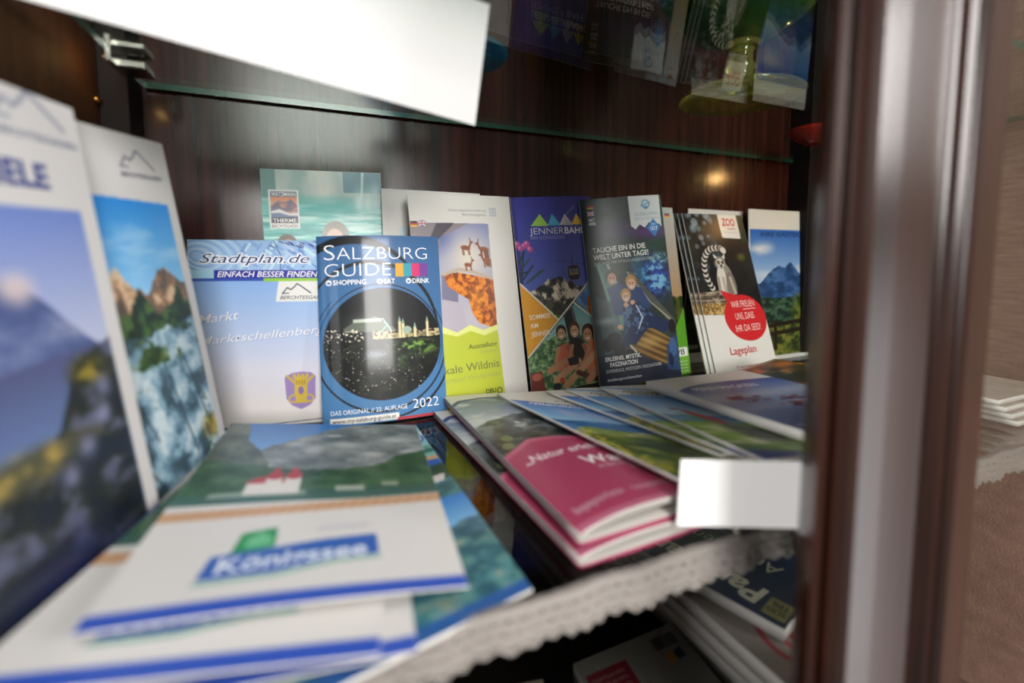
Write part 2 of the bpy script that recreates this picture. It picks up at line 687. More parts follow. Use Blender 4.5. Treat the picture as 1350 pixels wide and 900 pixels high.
# ================================================================== the printed pictures
def logo_mountain(a, x, y, w, col, wd, text=True, shear=.2, th=2.4):
    """two-peak outline with the resort name below"""
    a.put(a.line([(x, y), (x + .16 * w, y - .2 * w), (x + .22 * w, y - .17 * w), (x + .26 * w, y - .13 * w), (x + .36 * w, y - .2 * w), (x + .48 * w, y - .34 * w), (x + .55 * w, y - .30 * w), (x + .92 * w, y - .02 * w)], wd), col)
    a.put(a.line([(x, y), (x + .2 * w, y - .01 * w)], wd * .8), col)
    if text:
        a.text('BERCHTESGADEN', x - .04 * w, y + .18 * w, th, w * 1.12, col, .015, shear)


def flag_de(a, x, y, w, h):
    for k, c in enumerate(('#1a1616', '#c22a22', '#e6b62c')):
        a.put(a.rect(x, y + k * h / 3, x + w, y + (k + 1) * h / 3), c)


def flag_uk(a, x, y, w, h):
    r = a.rect(x, y, x + w, y + h)
    a.put(r, '#2d3a78')
    for p in (((x, y), (x + w, y + h)), ((x + w, y), (x, y + h))):
        a.put(a.line(p, h * .22) * r, '#e8e2e0')
    a.put(a.rect(x + w * .4, y, x + w * .6, y + h), '#e8e2e0')
    a.put(a.rect(x, y + h * .34, x + w, y + h * .66), '#e8e2e0')
    a.put(a.rect(x + w * .45, y, x + w * .55, y + h), '#c02f35')
    a.put(a.rect(x, y + h * .42, x + w, y + h * .58), '#c02f35')


def art_pool():
    a = Art(105, 225, 1.3, '#49b0a8')
    f = a.fbm(40, 7, 3)
    a.paint(np.ones_like(a.X), a.mix((f - .3) * 2.2, '#35a79f', '#a9ddd4'))
    a.paint(np.clip((34 - a.Y) / 14, 0, 1), a.mix(a.fbm(22, 60, 9) * 1.6 - .3, '#7fa6a4', '#d9d5cd'))
    a.put(a.rect(70, 0, 105, 20) * .8, '#2f6f86')
    a.put(a.rect(0, 0, 12, 26) * .6, '#2a6d6b')
    a.put(a.line([(86, 26), (88, 1)], 2.2), '#dff0ea', .8)
    for x in (84, 92, 100):
        a.put(a.glow(x, 29, 5, 12), '#e6f4f0', .85)
    a.put(a.glow(100, 20, 6, 10), '#cfeae8', .7)
    f = a.fbm(26, 2.6, 12)
    a.put(np.clip((f - .55) * 7, 0, 1) * np.clip((a.Y - 28) / 10, 0, 1), '#def3ec', .75)
    a.put(np.clip((.42 - f) * 7, 0, 1) * np.clip((a.Y - 34) / 10, 0, 1), '#148c86', .7)
    # logo plate
    a.put(a.rect(5.6, 18.6, 30.4, 54), '#f2efe9')
    q = a.rect(7, 25, 29, 44)
    a.paint(q, a.vgrad(25, 36, '#e08a5a', '#d8b6b4'))
    a.rock(q * a.under([(7, 33), (14, 28), (19, 30), (24, 27), (29, 33)]), ['#8a6a78', '#c79a86', '#6d6a84'], 5, 3, 5)
    a.put(q * a.under([(7, 38), (14, 36), (22, 40), (29, 39)]), '#e8e6e6')
    a.put(q * a.under([(7, 40), (14, 39.5), (22, 42), (29, 42)]), '#6d7fa0')
    a.put(a.rect(7, 43.5, 29, 49), '#3a3a52')
    a.put(a.rect(7, 20, 29, 25), '#4a566e', .85)
    a.text('WATZMANN', 8, 24.3, 3.4, 20, '#f2efe9', .008)
    a.text('THERME', 8.2, 48.2, 3.4, 19.6, '#f2efe9', .012)
    a.text('BERCHTESGADEN', 7, 53, 2.7, 22, '#2c3350', .008)
    a.put(a.ell(61, 61, 12, 14), '#8f8a80')
    a.put(a.ell(60, 66, 8, 12), '#d9b79f')
    a.put(a.ell(19, 67, 8, 8), '#4b3528')
    a.put(a.ell(20, 73, 6, 9), '#c99a80')
    return a


def art_map():
    a = Art(107, 160, 1.7, '#dcd6d8')
    a.paint(np.ones_like(a.X), a.vgrad(36, 112, '#8db2e6', '#d6d6e6'))
    a.paint(np.clip((a.Y - 100) / 40, 0, 1), a.vgrad(100, 160, '#d8d6e2', '#dfd8d4'))
    q = a.rect(0, 0, 107, 25.6)
    a.put(q, '#9fbfe4')
    r = random.Random(4)
    for k in range(46):
        x, y = r.uniform(42, 107), r.uniform(0, 26)
        d = r.choice([(1, .7), (-.6, 1)])
        L = r.uniform(3, 9)
        a.put(a.line([(x, y), (x + d[0] * L, y + d[1] * L)], r.choice([1.2, 2.0, 2.8])) * q, r.choice(['#7fa2d6', '#b9cfea', '#6d93cf', '#c6e2ee', '#88a9de']))
    for k in range(9):
        a.put(a.ring(8 + k, 14, 6 + k * 3.1, 4 + k * 2.2, .9, .3) * q * np.clip((50 - a.X) / 10, 0, 1), ['#7c9fd4', '#c2ddea'][k % 2], .9)
    for k in range(16):
        x, y = r.uniform(62, 105), r.uniform(0, 5)
        a.put(a.line([(x, y), (x + 3, y + 1.5)], .9) * q, '#28367f')
    a.put(a.line([(67, 0), (73, 14), (72, 25)], .6) * q, '#28367f')
    for dx, dy in ((-.55, 0), (.55, 0), (0, .55), (0, -.55)):
        a.text('Stadtplan.de', 9 + dx, 19.4 + dy, 7.6, 87, '#eef2fa', .035, .32)
    a.text('Stadtplan.de', 9, 19.4, 7.6, 87, '#20265f', .0, .32)
    a.put(a.rect(0, 25.6, 20, 33), '#a9d4ea')
    a.put(a.rect(20, 25.6, 107, 32.6), '#31309a')
    a.text('EINFACH BESSER FINDEN', 22.5, 31.5, 4.7, 80, '#f2f2f6', .012, .22)
    a.put(a.rect(0, 32.6, 59, 35), '#3a55ae')
    a.put(a.rect(58.5, 32.6, 107, 35.4), '#93c83d')
    a.put(a.poly([(70.5, 35.4), (107, 35.4), (107, 53), (68, 53)]), '#e8e6e2')
    logo_mountain(a, 73.5, 46, 25, '#24293a', .9, False)
    a.text('BERCHTESGADEN', 71.5, 51, 3.0, 40, '#2a2e3a', .004, .3)
    for dx, c in ((.35, '#7d9bcc'), (0, '#eceaf0')):
        a.text('Markt', 7.5 + dx, 71.2 + dx, 7.4, 32, c, .005, .3, math.radians(7))
        a.text('Marktschellenberg', 7.5 + dx, 89 + dx, 7, 101, c, .005, .3, math.radians(4.6))
    # crest
    sh = [(74, 119), (80, 115.5), (88, 114.5), (96, 115.5), (99.5, 119), (99.3, 138), (95, 144), (87.5, 147.5), (80, 144), (75.5, 138)]
    a.put(a.poly(sh), '#9b84b8')
    y1, y2 = '#cdb04a', '#a8862c'
    a.put(a.rect(82, 119, 92.5, 136), y1)
    for x in (82, 85.5, 89, 92.5):
        a.put(a.rect(x - 1.2, 116.5, x + 1.2, 120), y1)
    a.put(a.line([(76, 118), (82, 124)], 1.8), y1)
    a.put(a.line([(98, 118), (92, 124)], 1.8), y1)
    a.put(a.ring(81, 138, 3.4, 3, 1.4), y1)
    a.put(a.ring(94, 138, 3.4, 3, 1.4), y1)
    a.put(a.rect(83, 135, 92, 142), y1)
    for k in range(4):
        a.put(a.rect(83.5 + k * 2.2, 122, 84.5 + k * 2.2, 126), y2)
    a.put(a.ell(87.3, 131, 2.2, 3.4), '#8a70ac')
    a.put(a.line([(50, 160), (107, 156.4)], .6), '#3c3f66')
    return a


def art_city():
    a = Art(107, 165, 1.9, '#3f74ab')
    a.paint(np.ones_like(a.X), a.vgrad(0, 165, '#3c6798', '#4c7dad'))
    k = '#1d2024'
    # long dark spiral sweeps
    for cx, cy, rx, ry, w0, t0, t1 in ((30, 70, 62, 66, 7.5, -2.6, -.75), (44, 86, 58, 62, 3.4, -2.9, .5), (52, 98, 57, 58, 1.8, -.6, 3.9), (52, 98, 53.5, 54, 1.1, -3.1, .4), (70, 40, 60, 60, 8, -1.25, -.2), (58, 100, 56, 62, 2.2, .2, 1.7)):
        n = 40
        pts = [(cx + rx * math.cos(t0 + (t1 - t0) * i / n), cy + ry * math.sin(t0 + (t1 - t0) * i / n)) for i in range(n + 1)]
        for i in range(n):
            wd = w0 * (.25 + .75 * math.sin(math.pi * (i + .5) / n))
            a.put(a.line(pts[i:i + 2], wd), k, .92)
    d = a.ell(53.5, 97, 50.6, 49.5)
    a.put(d, '#15171a')
    a.rock(d * a.under([(0, 92), (50, 95), (107, 92)]), ['#0e1010', '#14170f', '#23271c', '#0d0f0e'], 7, 5, 4)
    a.put(d * a.glow(40, 79, 16, 8), '#77806c', .7)
    a.put(d * a.ridge([(20, 82), (30, 76), (46, 73), (56, 78), (64, 86), (107, 88)], 2, 5, 5) * a.rect(20, 70, 66, 86), '#6c7466', .85)
    a.put(d * a.rect(28, 74.5, 52, 77.5), '#c9d2c0', .9)
    a.put(d * a.line([(53, 75), (60, 86)], 1.2), '#9fd0b0')
    a.put(d * a.line([(50, 88), (57, 80)], 1.0), '#7fb59a')
    f = a.fbm(2.2, 1.8, 31, 2)
    a.put(d * a.rect(44, 86, 104, 93) * np.clip((f - .38) * 6, 0, 1), '#cfbc8c', .95)
    a.put(d * a.rect(50, 88.5, 98, 92.5), '#b7a676', .6)
    for x, h in ((67.5, 15), (70.5, 13), (81, 9), (92.5, 14)):
        a.put(d * a.rect(x - 1.2, 93 - h, x + 1.2, 93), '#e2d3a4')
        a.put(d * a.poly([(x - 1.2, 93 - h), (x, 88 - h), (x + 1.2, 93 - h)]), '#8fae9a')
    a.put(d * a.ell(74, 86, 4, 3.4), '#9fb2a0')
    a.put(d * a.rect(3, 83, 36, 94) * np.clip((a.fbm(1.6, 1.4, 44, 2) - .6) * 9, 0, 1), '#e9dfc8')
    m = d * np.clip(a.glow(80, 102, 24, 8) * 1.7 - .35, 0, 1)
    a.rock(m, ['#142210', '#2f4d1e', '#5f8438', '#1a2c14', '#7ea04a'], 5, 3.6, 51, 4)
    m = d * np.clip(a.glow(60, 112, 30, 9) * 1.5 - .4, 0, 1)
    a.rock(m, ['#0e120e', '#1c2a1a', '#2f4526', '#10140f'], 5, 3.4, 57, 4)
    f = a.fbm(1.7, 1.3, 63, 2)
    a.put(d * a.rect(5, 98, 90, 140) * np.clip((f - .76) * 9, 0, 1), '#b9b6a8')
    a.put(d * np.clip(a.glow(46, 106, 12, 5) * 1.3 - .3, 0, 1), '#8b93a8', .75)
    a.text('S', 6, 21.6, 13.5, 9, '#f2f2f0', -.012)
    a.text('ALZBURG', 16.5, 21.6, 11, 79, '#f2f2f0', -.016)
    a.text('GUIDE', 6, 36.4, 11.5, 56, '#f2f2f0', -.016)
    for i, c in enumerate(('#e9a63a', '#3a9fb0', '#d63a72', '#7a4496')):
        a.put(a.rect(66 + i * 7.3, 25.4, 66 + i * 7.3 + 7.4, 37.6), c)
    for x, t, w in ((6.8, 'SHOPPING', 27.5), (49.6, 'EAT', 9.6), (75, 'DRINK', 15.6)):
        a.put(a.ell(x + 2.4, 41.6, 2.5), '#f2f2f0')
        a.put(a.ell(x + 2.4, 41.9, 1.3, 1), '#3f74ab')
        a.text(t, x + 6, 43.7, 4.2, w, '#f2f2f0', .014)
    a.text('DAS ORIGINAL // 22. AUFLAGE', 7, 155.6, 3.7, 64, '#e8ecf0', .0)
    a.text('2022', 76, 156.5, 8, 23.5, '#f2f2f0', -.01)
    a.put(a.rect(6.4, 158.4, 63.5, 164), '#ece9e4')
    a.text('www.my-salzburg-guide.at', 8, 162.6, 3.4, 53, '#3a4048', .005)
    a.put(a.rect(62, 162.6, 107, 165), '#b8323c')
    return a


def art_blank():
    a = Art(102, 212, .6, '#dad6d0')
    a.put(a.rect(16, 36, 26, 60), '#a9c6d6', .5)
    a.put(a.ell(32, 48, 9, 14), '#c98a5c', .6)
    return a


def art_wilderness():
    a = Art(108, 207, 1.6, '#d9d5cf')
    o = 6
    a.text('Nationalparkverwaltung', o + 73, 16.6, 2.5, 40, '#8f9092', .0, 0, 0, 'r')
    a.text('Berchtesgaden', o + 73, 21, 2.5, 26, '#8f9092', .0, 0, 0, 'r')
    for i in range(3):
        for j in range(3):
            a.put(a.rect(o + 77 + i * 2.8, 12.4 + j * 3.2, o + 79.4 + i * 2.8, 15 + j * 3.2), '#b4b8bc')
    q = a.poly([(0, 27.5), (o + 74.3, 29), (o + 73.5, 132), (o + 56, 136), (o + 44, 130), (o + 30, 136), (o + 14, 128), (0, 133)])
    a.paint(q, a.vgrad(30, 120, '#7d83b0', '#b9b3bd'))
    a.put(q * a.glow(54, 62, 26, 26), '#d9d0c0', .95)
    a.put(q * a.glow(25, 40, 14, 16), '#5d6a9f', .9)
    a.put(q * a.poly([(0, 28), (60, 28), (28, 42), (24, 70), (0, 60)]), '#8f807a', .8)
    a.put(q * a.poly([(26, 27.5), (44, 28), (26, 44), (16, 46)]), '#4a4650', .9)
    a.put(q * a.poly([(26, 78), (42, 84), (40, 106), (24, 102)]), '#6d6a86', .85)
    a.put(q * a.poly([(24, 102), (44, 108), (48, 140), (20, 140)]), '#b3aab6', .9)
    # the orange block
    blk = a.poly([(28, 78), (42, 77), (56, 80), (80, 86), (80, 134), (72, 133), (60, 128), (54, 118), (51, 104), (42, 98), (31, 90)])
    a.rock(q * blk, ['#7a3a14', '#c2661c', '#e08a2a', '#9c4a16', '#d87820'], 4.2, 4.2, 11, 3.4, 4)
    a.put(q * blk * a.glow(60, 104, 9, 14), '#eda23c', .45)
    a.put(q * blk * np.clip((a.X - 70) / 12, 0, 1), '#8f3e12', .5)
    a.put(q * a.line([(28, 78), (44, 74), (58, 77), (80, 85)], 3.2), '#b9a898')
    # goats on top
    g = '#8a5236'

    def goat(x, y, s, fl=1):
        a.put(q * a.ell(x, y, 5 * s, 2.4 * s, .15), g)
        for dx in (-3.6, -2.4, 2.6, 3.8):
            a.put(q * a.line([(x + dx * s, y), (x + dx * s + .4, y + 7 * s)], 1.0 * s), g)
        a.put(q * a.line([(x + 4 * s * fl, y - .5), (x + 6 * s * fl, y - 5 * s)], 2 * s), g)
        a.put(q * a.ell(x + 6.8 * s * fl, y - 5.4 * s, 1.9 * s, 1.1 * s), g)
        a.put(q * a.line([(x + 6 * s * fl, y - 6 * s), (x + 5 * s * fl, y - 9.5 * s)], .8 * s), '#5a3424')
    goat(53, 53, 1)
    goat(73, 55, 1.1, -1)
    goat(54, 70, .8)
    a.put(q * a.line([(75, 58), (76, 70)], 5), '#7a4a30')
    goat(75, 66, 1.0, -1)
    ch = a.poly([(0, 132), (o + 14, 127), (o + 30, 135), (o + 44, 129), (o + 58, 135.5), (o + 73.3, 131.5), (o + 75, 207), (0, 207)])
    a.put(ch, '#dcdf86')
    a.put(a.poly([(0, 139), (o + 14, 134), (o + 30, 139), (o + 44, 135), (o + 58, 141), (o + 73.5, 137), (o + 75, 207), (0, 207)]), '#b7c03a')
    a.text('Ausstellung', o + 71, 152.5, 4.6, 31, '#6b7030', .018, 0, 0, 'r')
    a.text('Exhibition', o + 71, 158, 3.2, 19, '#a8ac5c', 0, 0, 0, 'r')
    a.text('Vertikale Wildnis', o + 71.5, 173.5, 7.6, 82, '#6f7546', .0, 0, 0, 'r')
    a.text('Vertical Wilderness', o + 71.5, 182, 5.0, 62, '#a2a75a', .0, 0, 0, 'r')
    a.text('DBU', o + 54, 198, 4.2, 11, '#3f4a2c', .02)
    a.put(a.ring(o + 69, 197, 2.6, 2.6, 1), '#3f4a2c')
    flag_de(a, .5, 26, 6.5, 5.5)
    flag_uk(a, 8, 25.5, 7, 5.5)
    return a


def face(a, q, x, y, r, hair, skin='#d6a085', tilt=0):
    a.put(q * a.ell(x, y - r * .25, r * 1.08, r * 1.25), hair)
    a.put(q * a.ell(x + tilt, y + r * .25, r * .8, r * 1.05), skin)
    a.put(q * a.ell(x + tilt - r * .3, y + .05 * r, r * .13), '#4a2f26')
    a.put(q * a.ell(x + tilt + r * .3, y + .05 * r, r * .13), '#4a2f26')
    a.put(q * a.ell(x + tilt, y + r * .72, r * .34, r * .16), '#f3e6de')


def art_cable_car():
    a = Art(99, 210, 1.9, '#3a3f98')
    a.paint(np.ones_like(a.X), a.vgrad(0, 105, '#3b3a92', '#5566ae'))
    a.put(a.rect(0, 0, 4, 210), '#2d2f7a', .8)
    for x0, xp, x1, c in ((20, 32, 41.5, '#9fcf5a'), (40.5, 47, 57, '#52b4d8'), (55, 63, 72, '#d6d4dc'), (70, 78, 86, '#ecc23e')):
        a.put(a.poly([(x0, 31.5), (xp, 18.5 + abs(xp - 40) * .03), (x1, 32.2)]), c)
    a.put(a.poly([(63, 22), (60, 32), (72, 32.2)]), '#b8b6c4')
    a.text('JENNER', 18, 40.4, 6.8, 41.5, '#d9dbe6', -.006, 0, math.radians(-1))
    a.text('BAHN', 60.5, 41.2, 6.8, 28.5, '#f0f0f4', .02, 0, math.radians(-1))
    a.text('AM KÖNIGSSEE', 18, 46, 3.6, 42, '#8d90c4', 0, 0, math.radians(-1))
    a.text('SOMMER', 66, 21, 2.4, 15, '#8f96cc', 0, 0, .7)
    # gondola
    a.put(a.line([(45, 70), (99, 80)], .5), '#2d3268')
    a.put(a.line([(66, 66), (66, 78)], .9), '#1d1f33')
    a.put(a.poly([(59, 80), (62, 77), (71, 77), (74, 80), (73.5, 90), (71, 93), (62, 93), (59.4, 90)]), '#23252f')
    a.put(a.rect(60.6, 80.5, 72.4, 84.5), '#6a7078')
    a.put(a.rect(61, 85, 72, 87.5), '#9b8a5a')
    for x in (64, 66.5, 69):
        a.put(a.rect(x - .3, 79, x + .3, 92), '#181a22')
    # thistle
    for k, (x0, y0, x1, y1) in enumerate(((2, 92, 8, 60), (8, 92, 26, 80), (4, 88, 17, 74), (5, 76, 14, 66), (2, 70, 9, 58), (12, 90, 30, 79), (1, 82, 10, 80))):
        a.put(a.line([(x0, y0), (x1, y1)], 2.0), ['#2c3a3c', '#3d5048'][k % 2])
    for x, y in ((5, 54), (10, 52), (16, 56), (2, 50), (13, 50)):
        a.put(a.ell(x, y, 3.6, 3.4), '#b0508e')
        a.put(a.ell(x - 1, y - 1, 1.6, 1.8), '#d88aba')
    # mountain
    m = a.ridge([(8, 106), (16, 99), (26, 94), (36, 90), (46, 88), (56, 92), (66, 97), (78, 103), (99, 110)], 4, 21, 6)
    a.rock(m, ['#3a3a3c', '#9a9186', '#cdbfa8', '#5a5450', '#e0d4bf', '#2c2e30'], 7, 9, 23, 3.6)
    a.put(m * a.ridge([(8, 104), (22, 108), (34, 112), (50, 118), (64, 112), (99, 110)], 6, 27, 5), '#33362f', .8)
    a.rock(a.ridge([(0, 96), (14, 106), (24, 116), (34, 124), (46, 130), (99, 118)], 4, 29, 4), ['#20301a', '#3f5a28', '#6b8a34', '#2a3a20'], 3.4, 3, 33, 3)
    # white diamond lines and orange diamond
    a.put(a.poly([(0, 90), (42, 134.8), (0, 172)]), '#e6e0d6')
    a.put(a.poly([(0, 92.5), (39.6, 134.8), (0, 169.5)]), '#e2a03a')
    # lower photo
    q = a.poly([(42, 136), (63, 119), (99, 149), (99, 210), (0, 210), (0, 173.5)])
    a.paint(q, a.vgrad(120, 175, '#6fb0b8', '#bfd6cc'))
    a.put(q * a.under([(0, 150), (30, 148), (60, 140), (99, 150)]), '#8fb5ac', .7)
    a.rock(q * a.ridge([(0, 168), (20, 156), (40, 150), (60, 156), (99, 156)], 3, 41, 5), ['#3c5538', '#5d7f54', '#7fa070', '#48684a', '#9fbc8c'], 3.6, 3.2, 43, 2.4)
    a.put(q * a.poly([(47, 128), (57, 122), (62, 165), (52, 168)]), '#2a2c33')
    a.put(q * a.poly([(57, 124), (60, 122), (66, 160), (62, 160)]), '#5a6068')
    # three riders
    sk, sk2 = '#c98d6a', '#a86a4c'
    a.put(q * a.poly([(36, 164), (48, 160), (53, 170), (52, 192), (34, 190)]), '#d9705a')
    a.put(q * a.poly([(52, 161), (64, 157), (71, 166), (70, 190), (53, 188)]), '#2a2225')
    a.put(q * a.poly([(69, 168), (82, 160), (99, 168), (99, 205), (70, 200)]), '#d67a52')
    a.put(q * a.line([(37, 166), (32, 179), (41, 189)], 4.6), sk)
    a.put(q * a.line([(48, 165), (53, 176)], 4.0), sk2)
    a.put(q * a.line([(54, 165), (48, 180), (55, 190)], 4.2), sk)
    a.put(q * a.line([(68, 166), (72, 178), (64, 188)], 4.2), sk2)
    a.put(q * a.line([(76, 170), (66, 186), (58, 196)], 5.4), sk)
    a.put(q * a.line([(24, 188), (44, 180)], 7), sk)
    a.put(q * a.line([(30, 199), (60, 183)], 7.4), '#d9a37c')
    a.put(q * a.line([(42, 206), (82, 178)], 8), '#dca680')
    a.put(q * a.line([(58, 195), (80, 206)], 6), '#5a2f26')
    a.put(q * a.line([(70, 206), (99, 182)], 8), sk)
    a.put(q * a.poly([(46, 178), (60, 176), (60, 186), (48, 186)]), '#2c2a30')
    face(a, q, 42, 149, 5.8, '#3a2620', '#dba683')
    face(a, q, 58.5, 148, 6.4, '#57372a', '#e4b08c')
    face(a, q, 76, 154, 7.4, '#4a2c22', '#d39a76', -.8)
    a.put(q * a.ell(91, 203, 6, 5), '#b8479a')
    a.put(q * a.poly([(0, 188), (14, 186), (17, 210), (0, 210)]), '#7a3a30')
    a.put(q * a.ell(8, 192, 6, 4), '#b86a58')
    a.put(q * a.ell(30, 206, 5, 4), '#22242c')
    a.put(q * a.ell(37, 200, 3, 3), '#d2503a')
    # small photo on the right
    q2 = a.poly([(64, 117), (99, 86), (99, 146)])
    a.paint(q2, a.vgrad(90, 140, '#8fc4e0', '#3f78b0'))
    a.put(q2 * a.poly([(78, 118), (84, 110), (90, 122), (90, 140), (80, 132)]), '#d8702c')
    a.put(q2 * a.poly([(70, 113), (78, 106), (80, 120), (76, 124)]), '#3b6fae')
    a.put(q2 * a.ell(94, 118, 6, 10), '#b4552c')
    a.put(a.line([(40.4, 135), (99, 84)], 2.0), '#e6e2da')
    a.put(a.line([(62, 118), (99, 149)], 2.0), '#e6e2da')
    a.text('SOMMER', 6.5, 131, 5, 25, '#f6ead2', .012)
    a.text('AM', 6.5, 140, 5, 9, '#f6ead2', .012)
    a.text('JENNER', 6.5, 149, 5, 22, '#f6ead2', .012)
    return a


def art_salt_mine():
    a = Art(99, 211, 1.9, '#2c3632')
    f = a.fbm(34, 26, 3)
    a.paint(np.ones_like(a.X), a.mix((f - .35) * 2.2, '#20292a', '#46504c'))
    a.put(a.glow(42, 36, 26, 12), '#4b3a5e', .75)
    a.put(a.glow(80, 42, 26, 9), '#6a4484', .8)
    a.put(a.glow(95, 14, 10, 22), '#3c5a4c', .8)
    a.put(a.glow(84, 58, 22, 7), '#2d5a48', .8)
    a.put(a.ridge([(0, 40), (20, 48), (50, 46), (70, 54), (99, 50)], 5, 9, 8), '#2a3a36', .5)
    # blue salt wall
    m = np.clip(a.glow(76, 94, 27, 27) * 1.7 - .3, 0, 1)
    a.rock(m, ['#101c3c', '#1f3f80', '#2f68b4', '#2a4a9c', '#78b0d0', '#3a3a8c'], 6, 5, 13, 3.2)
    a.put(np.clip(a.glow(86, 74, 16, 8) * 1.4 - .3, 0, 1) * np.clip((a.fbm(3, 2.4, 17) - .45) * 5, 0, 1), '#9fd4dc')
    a.put(a.glow(62, 88, 8, 14), '#3aa0b4', .5)
    # pale slide sides
    for x0, x1, x2, x3, c in ((10, 18, 46, 30, '#6f9a90'), (18, 24, 60, 50, '#3f6a68'), (12, 14, 30, 24, '#8fb8ac'), (22, 25, 52, 47, '#a9cabb')):
        a.put(a.poly([(x0, 74), (x1, 74), (x2, 150), (x3, 150)]), c, .85)
    a.put(a.poly([(44, 84), (52, 86), (99, 146), (99, 158)]), '#58584e', .9)
    a.put(a.line([(46, 86), (70, 122), (99, 150)], 2), '#a8a690', .8)
    a.put(a.poly([(6, 110), (30, 120), (30, 168), (10, 176)]), '#4b5c62', .8)
    a.put(a.glow(16, 138, 10, 4), '#a9bcc0', .8)
    # wooden slide in warm light
    m = a.poly([(48, 150), (70, 152), (99, 172), (99, 200), (62, 186), (38, 172)])
    a.paint(m, a.mix(a.fbm(60, 60, 0) * 0 + (np.sin((a.X * .55 - a.Y) * .8) * .5 + .5) * .7, '#4a321c', '#b58a4a'))
    a.put(m * a.glow(62, 166, 16, 8), '#e0b868', .6)
    a.paint(a.poly([(0, 176), (40, 176), (70, 190), (99, 204), (99, 211), (0, 211)]), a.vgrad(176, 211, '#23283c', '#1e2236'))
    a.put(a.poly([(84, 174), (99, 160), (99, 204), (82, 200)]), '#27406a', .9)
    a.put(a.ell(92, 176, 5, 11), '#3f6090', .8)
    a.put(a.ell(88, 190, 3, 8), '#16223c')
    # family of three in blue mine overalls
    one = np.ones_like(a.X)
    nb, nb2 = '#1f2c52', '#2f4476'
    a.put(a.poly([(20, 102), (34, 96), (46, 104), (44, 134), (26, 132)]), nb2)
    a.put(a.poly([(44, 104), (60, 104), (70, 126), (56, 136), (42, 128)]), nb2)
    a.put(a.poly([(36, 120), (54, 118), (70, 134), (88, 146), (84, 158), (64, 150), (46, 168), (32, 162), (36, 140)]), nb)
    a.rock(a.poly([(36, 122), (54, 120), (72, 138), (60, 150), (44, 160), (34, 156)]), [nb, '#35507e', '#16203c', '#56719c'], 4, 4, 19, 3)
    a.put(a.line([(52, 124), (58, 138), (52, 150)], 1.6), '#c9d6e0')
    a.put(a.line([(82, 146), (88, 152)], 1.8), '#d6dfe6')
    a.put(a.line([(30, 168), (46, 150)], 9), nb)
    a.put(a.line([(64, 140), (90, 152)], 9), nb)
    a.put(a.line([(40, 168), (46, 176)], 1.8), '#c9d6e0')
    for x, y, rx, ry in ((22, 158, 8, 7), (26, 170, 7, 8), (36, 178, 8, 6), (14, 164, 6, 8), (94, 152, 5, 8)):
        a.put(a.ell(x, y, rx, ry), '#15161c')
    a.put(a.line([(26, 110), (40, 120)], 5), nb2)
    a.put(a.line([(60, 112), (46, 122)], 5), nb2)
    for x, y in ((40, 122), (30, 146), (48, 120)):
        a.put(a.ell(x, y, 3, 2.6), '#d9a88a')
    face(a, one, 27, 90, 6.4, '#3f2d20', '#d6a284')
    face(a, one, 49, 98, 6.2, '#b88a4c', '#e0b090')
    face(a, one, 41, 112, 5.6, '#c09452', '#e2b494')
    # white banner and diamond
    a.put(a.poly([(57, 0), (96.5, 0), (95.5, 37), (92, 33), (88, 38), (80, 31), (74, 37), (68, 33), (62, 38.5), (57, 34)]), '#d3d6d8')
    a.put(a.poly([(85.5, 27), (93.5, 37), (85.5, 48), (76, 37.5)]), '#3f7ec0')
    a.text('1517', 81, 40.5, 4.2, 9, '#e6eef4', .02)
    a.text('SEIT', 82.6, 34.8, 2.2, 6, '#cfe0ee', 0)
    a.put(a.ring(78, 10, 4.6, 4.4, 1.6, .4), '#6fa0c4')
    a.put(a.line([(72, 12), (84, 8)], 1.5), '#6fa0c4')
    a.put(a.ell(78, 14, 2.4, 2), '#5a90b8')
    a.text('SALZBERGWERK', 62, 23, 3.6, 31, '#8ea6bc', .0)
    a.text('BERCHTESGADEN', 62.5, 28, 3.0, 30.5, '#9fb2c4', .0)
    flag_de(a, 7.6, 6.5, 7.4, 4.6)
    flag_uk(a, 7.6, 14, 7.4, 5)
    a.text('SALT', 8, 25, 3.0, 7, '#e4e6e6', .03)
    a.text('MINE', 8, 29.4, 3.0, 7.4, '#e4e6e6', .03)
    a.text('TAUCHE EIN IN DIE', 8.6, 61, 5.6, 63, '#f0f0ec', .016, 0, math.radians(1))
    a.text('WELT UNTER TAGE!', 8.6, 69, 5.6, 66, '#f0f0ec', .016, 0, math.radians(1))
    a.text('DIVE INTO THE WORLD UNDERGROUND', 8.8, 74.8, 3.2, 72, '#b9c4c0', 0, 0, math.radians(1))
    a.text('ERLEBNIS. MYSTIK.', 9, 182.5, 4.6, 42, '#f0f0ec', .014, 0, math.radians(1))
    a.text('FASZINATION', 14, 189, 4.6, 32, '#f0f0ec', .014, 0, math.radians(1))
    a.text('EXPERIENCE. MYSTICISM. FASCINATION.', 8.8, 195.4, 3.4, 66, '#d2d6d8', 0, 0, math.radians(1))
    a.text('#salzbergwerkbesuchen', 8.8, 204.6, 2.8, 40, '#d8dade', .01, 0, math.radians(1))
    return a


def art_park():
    a = Art(99, 211, 1.0, '#8d8d92')
    a.paint(np.ones_like(a.X), a.vgrad(0, 120, '#a8b4bc', '#b08a62'))
    a.rock(a.ridge([(0, 112), (60, 108), (99, 114)], 4, 3), ['#1d2a16', '#3f4a22', '#27351a', '#5a5a30'], 8, 6, 5)
    a.put(a.poly([(99, 128), (76, 160), (60, 211), (99, 211)]), '#5d9a2c')
    a.put(a.rect(0, 180, 99, 211), '#6da634')
    a.put(a.rect(78, 178, 97, 189), '#e8e8e0')
    a.text('/ß', 80, 187, 7, 12, '#3c4438', .02)
    for k in range(4):
        a.text('info park', 80, 196 + k * 4, 2.2, 15, '#dfe8c8')
    flag_de(a, 84, 8, 8, 5)
    return a


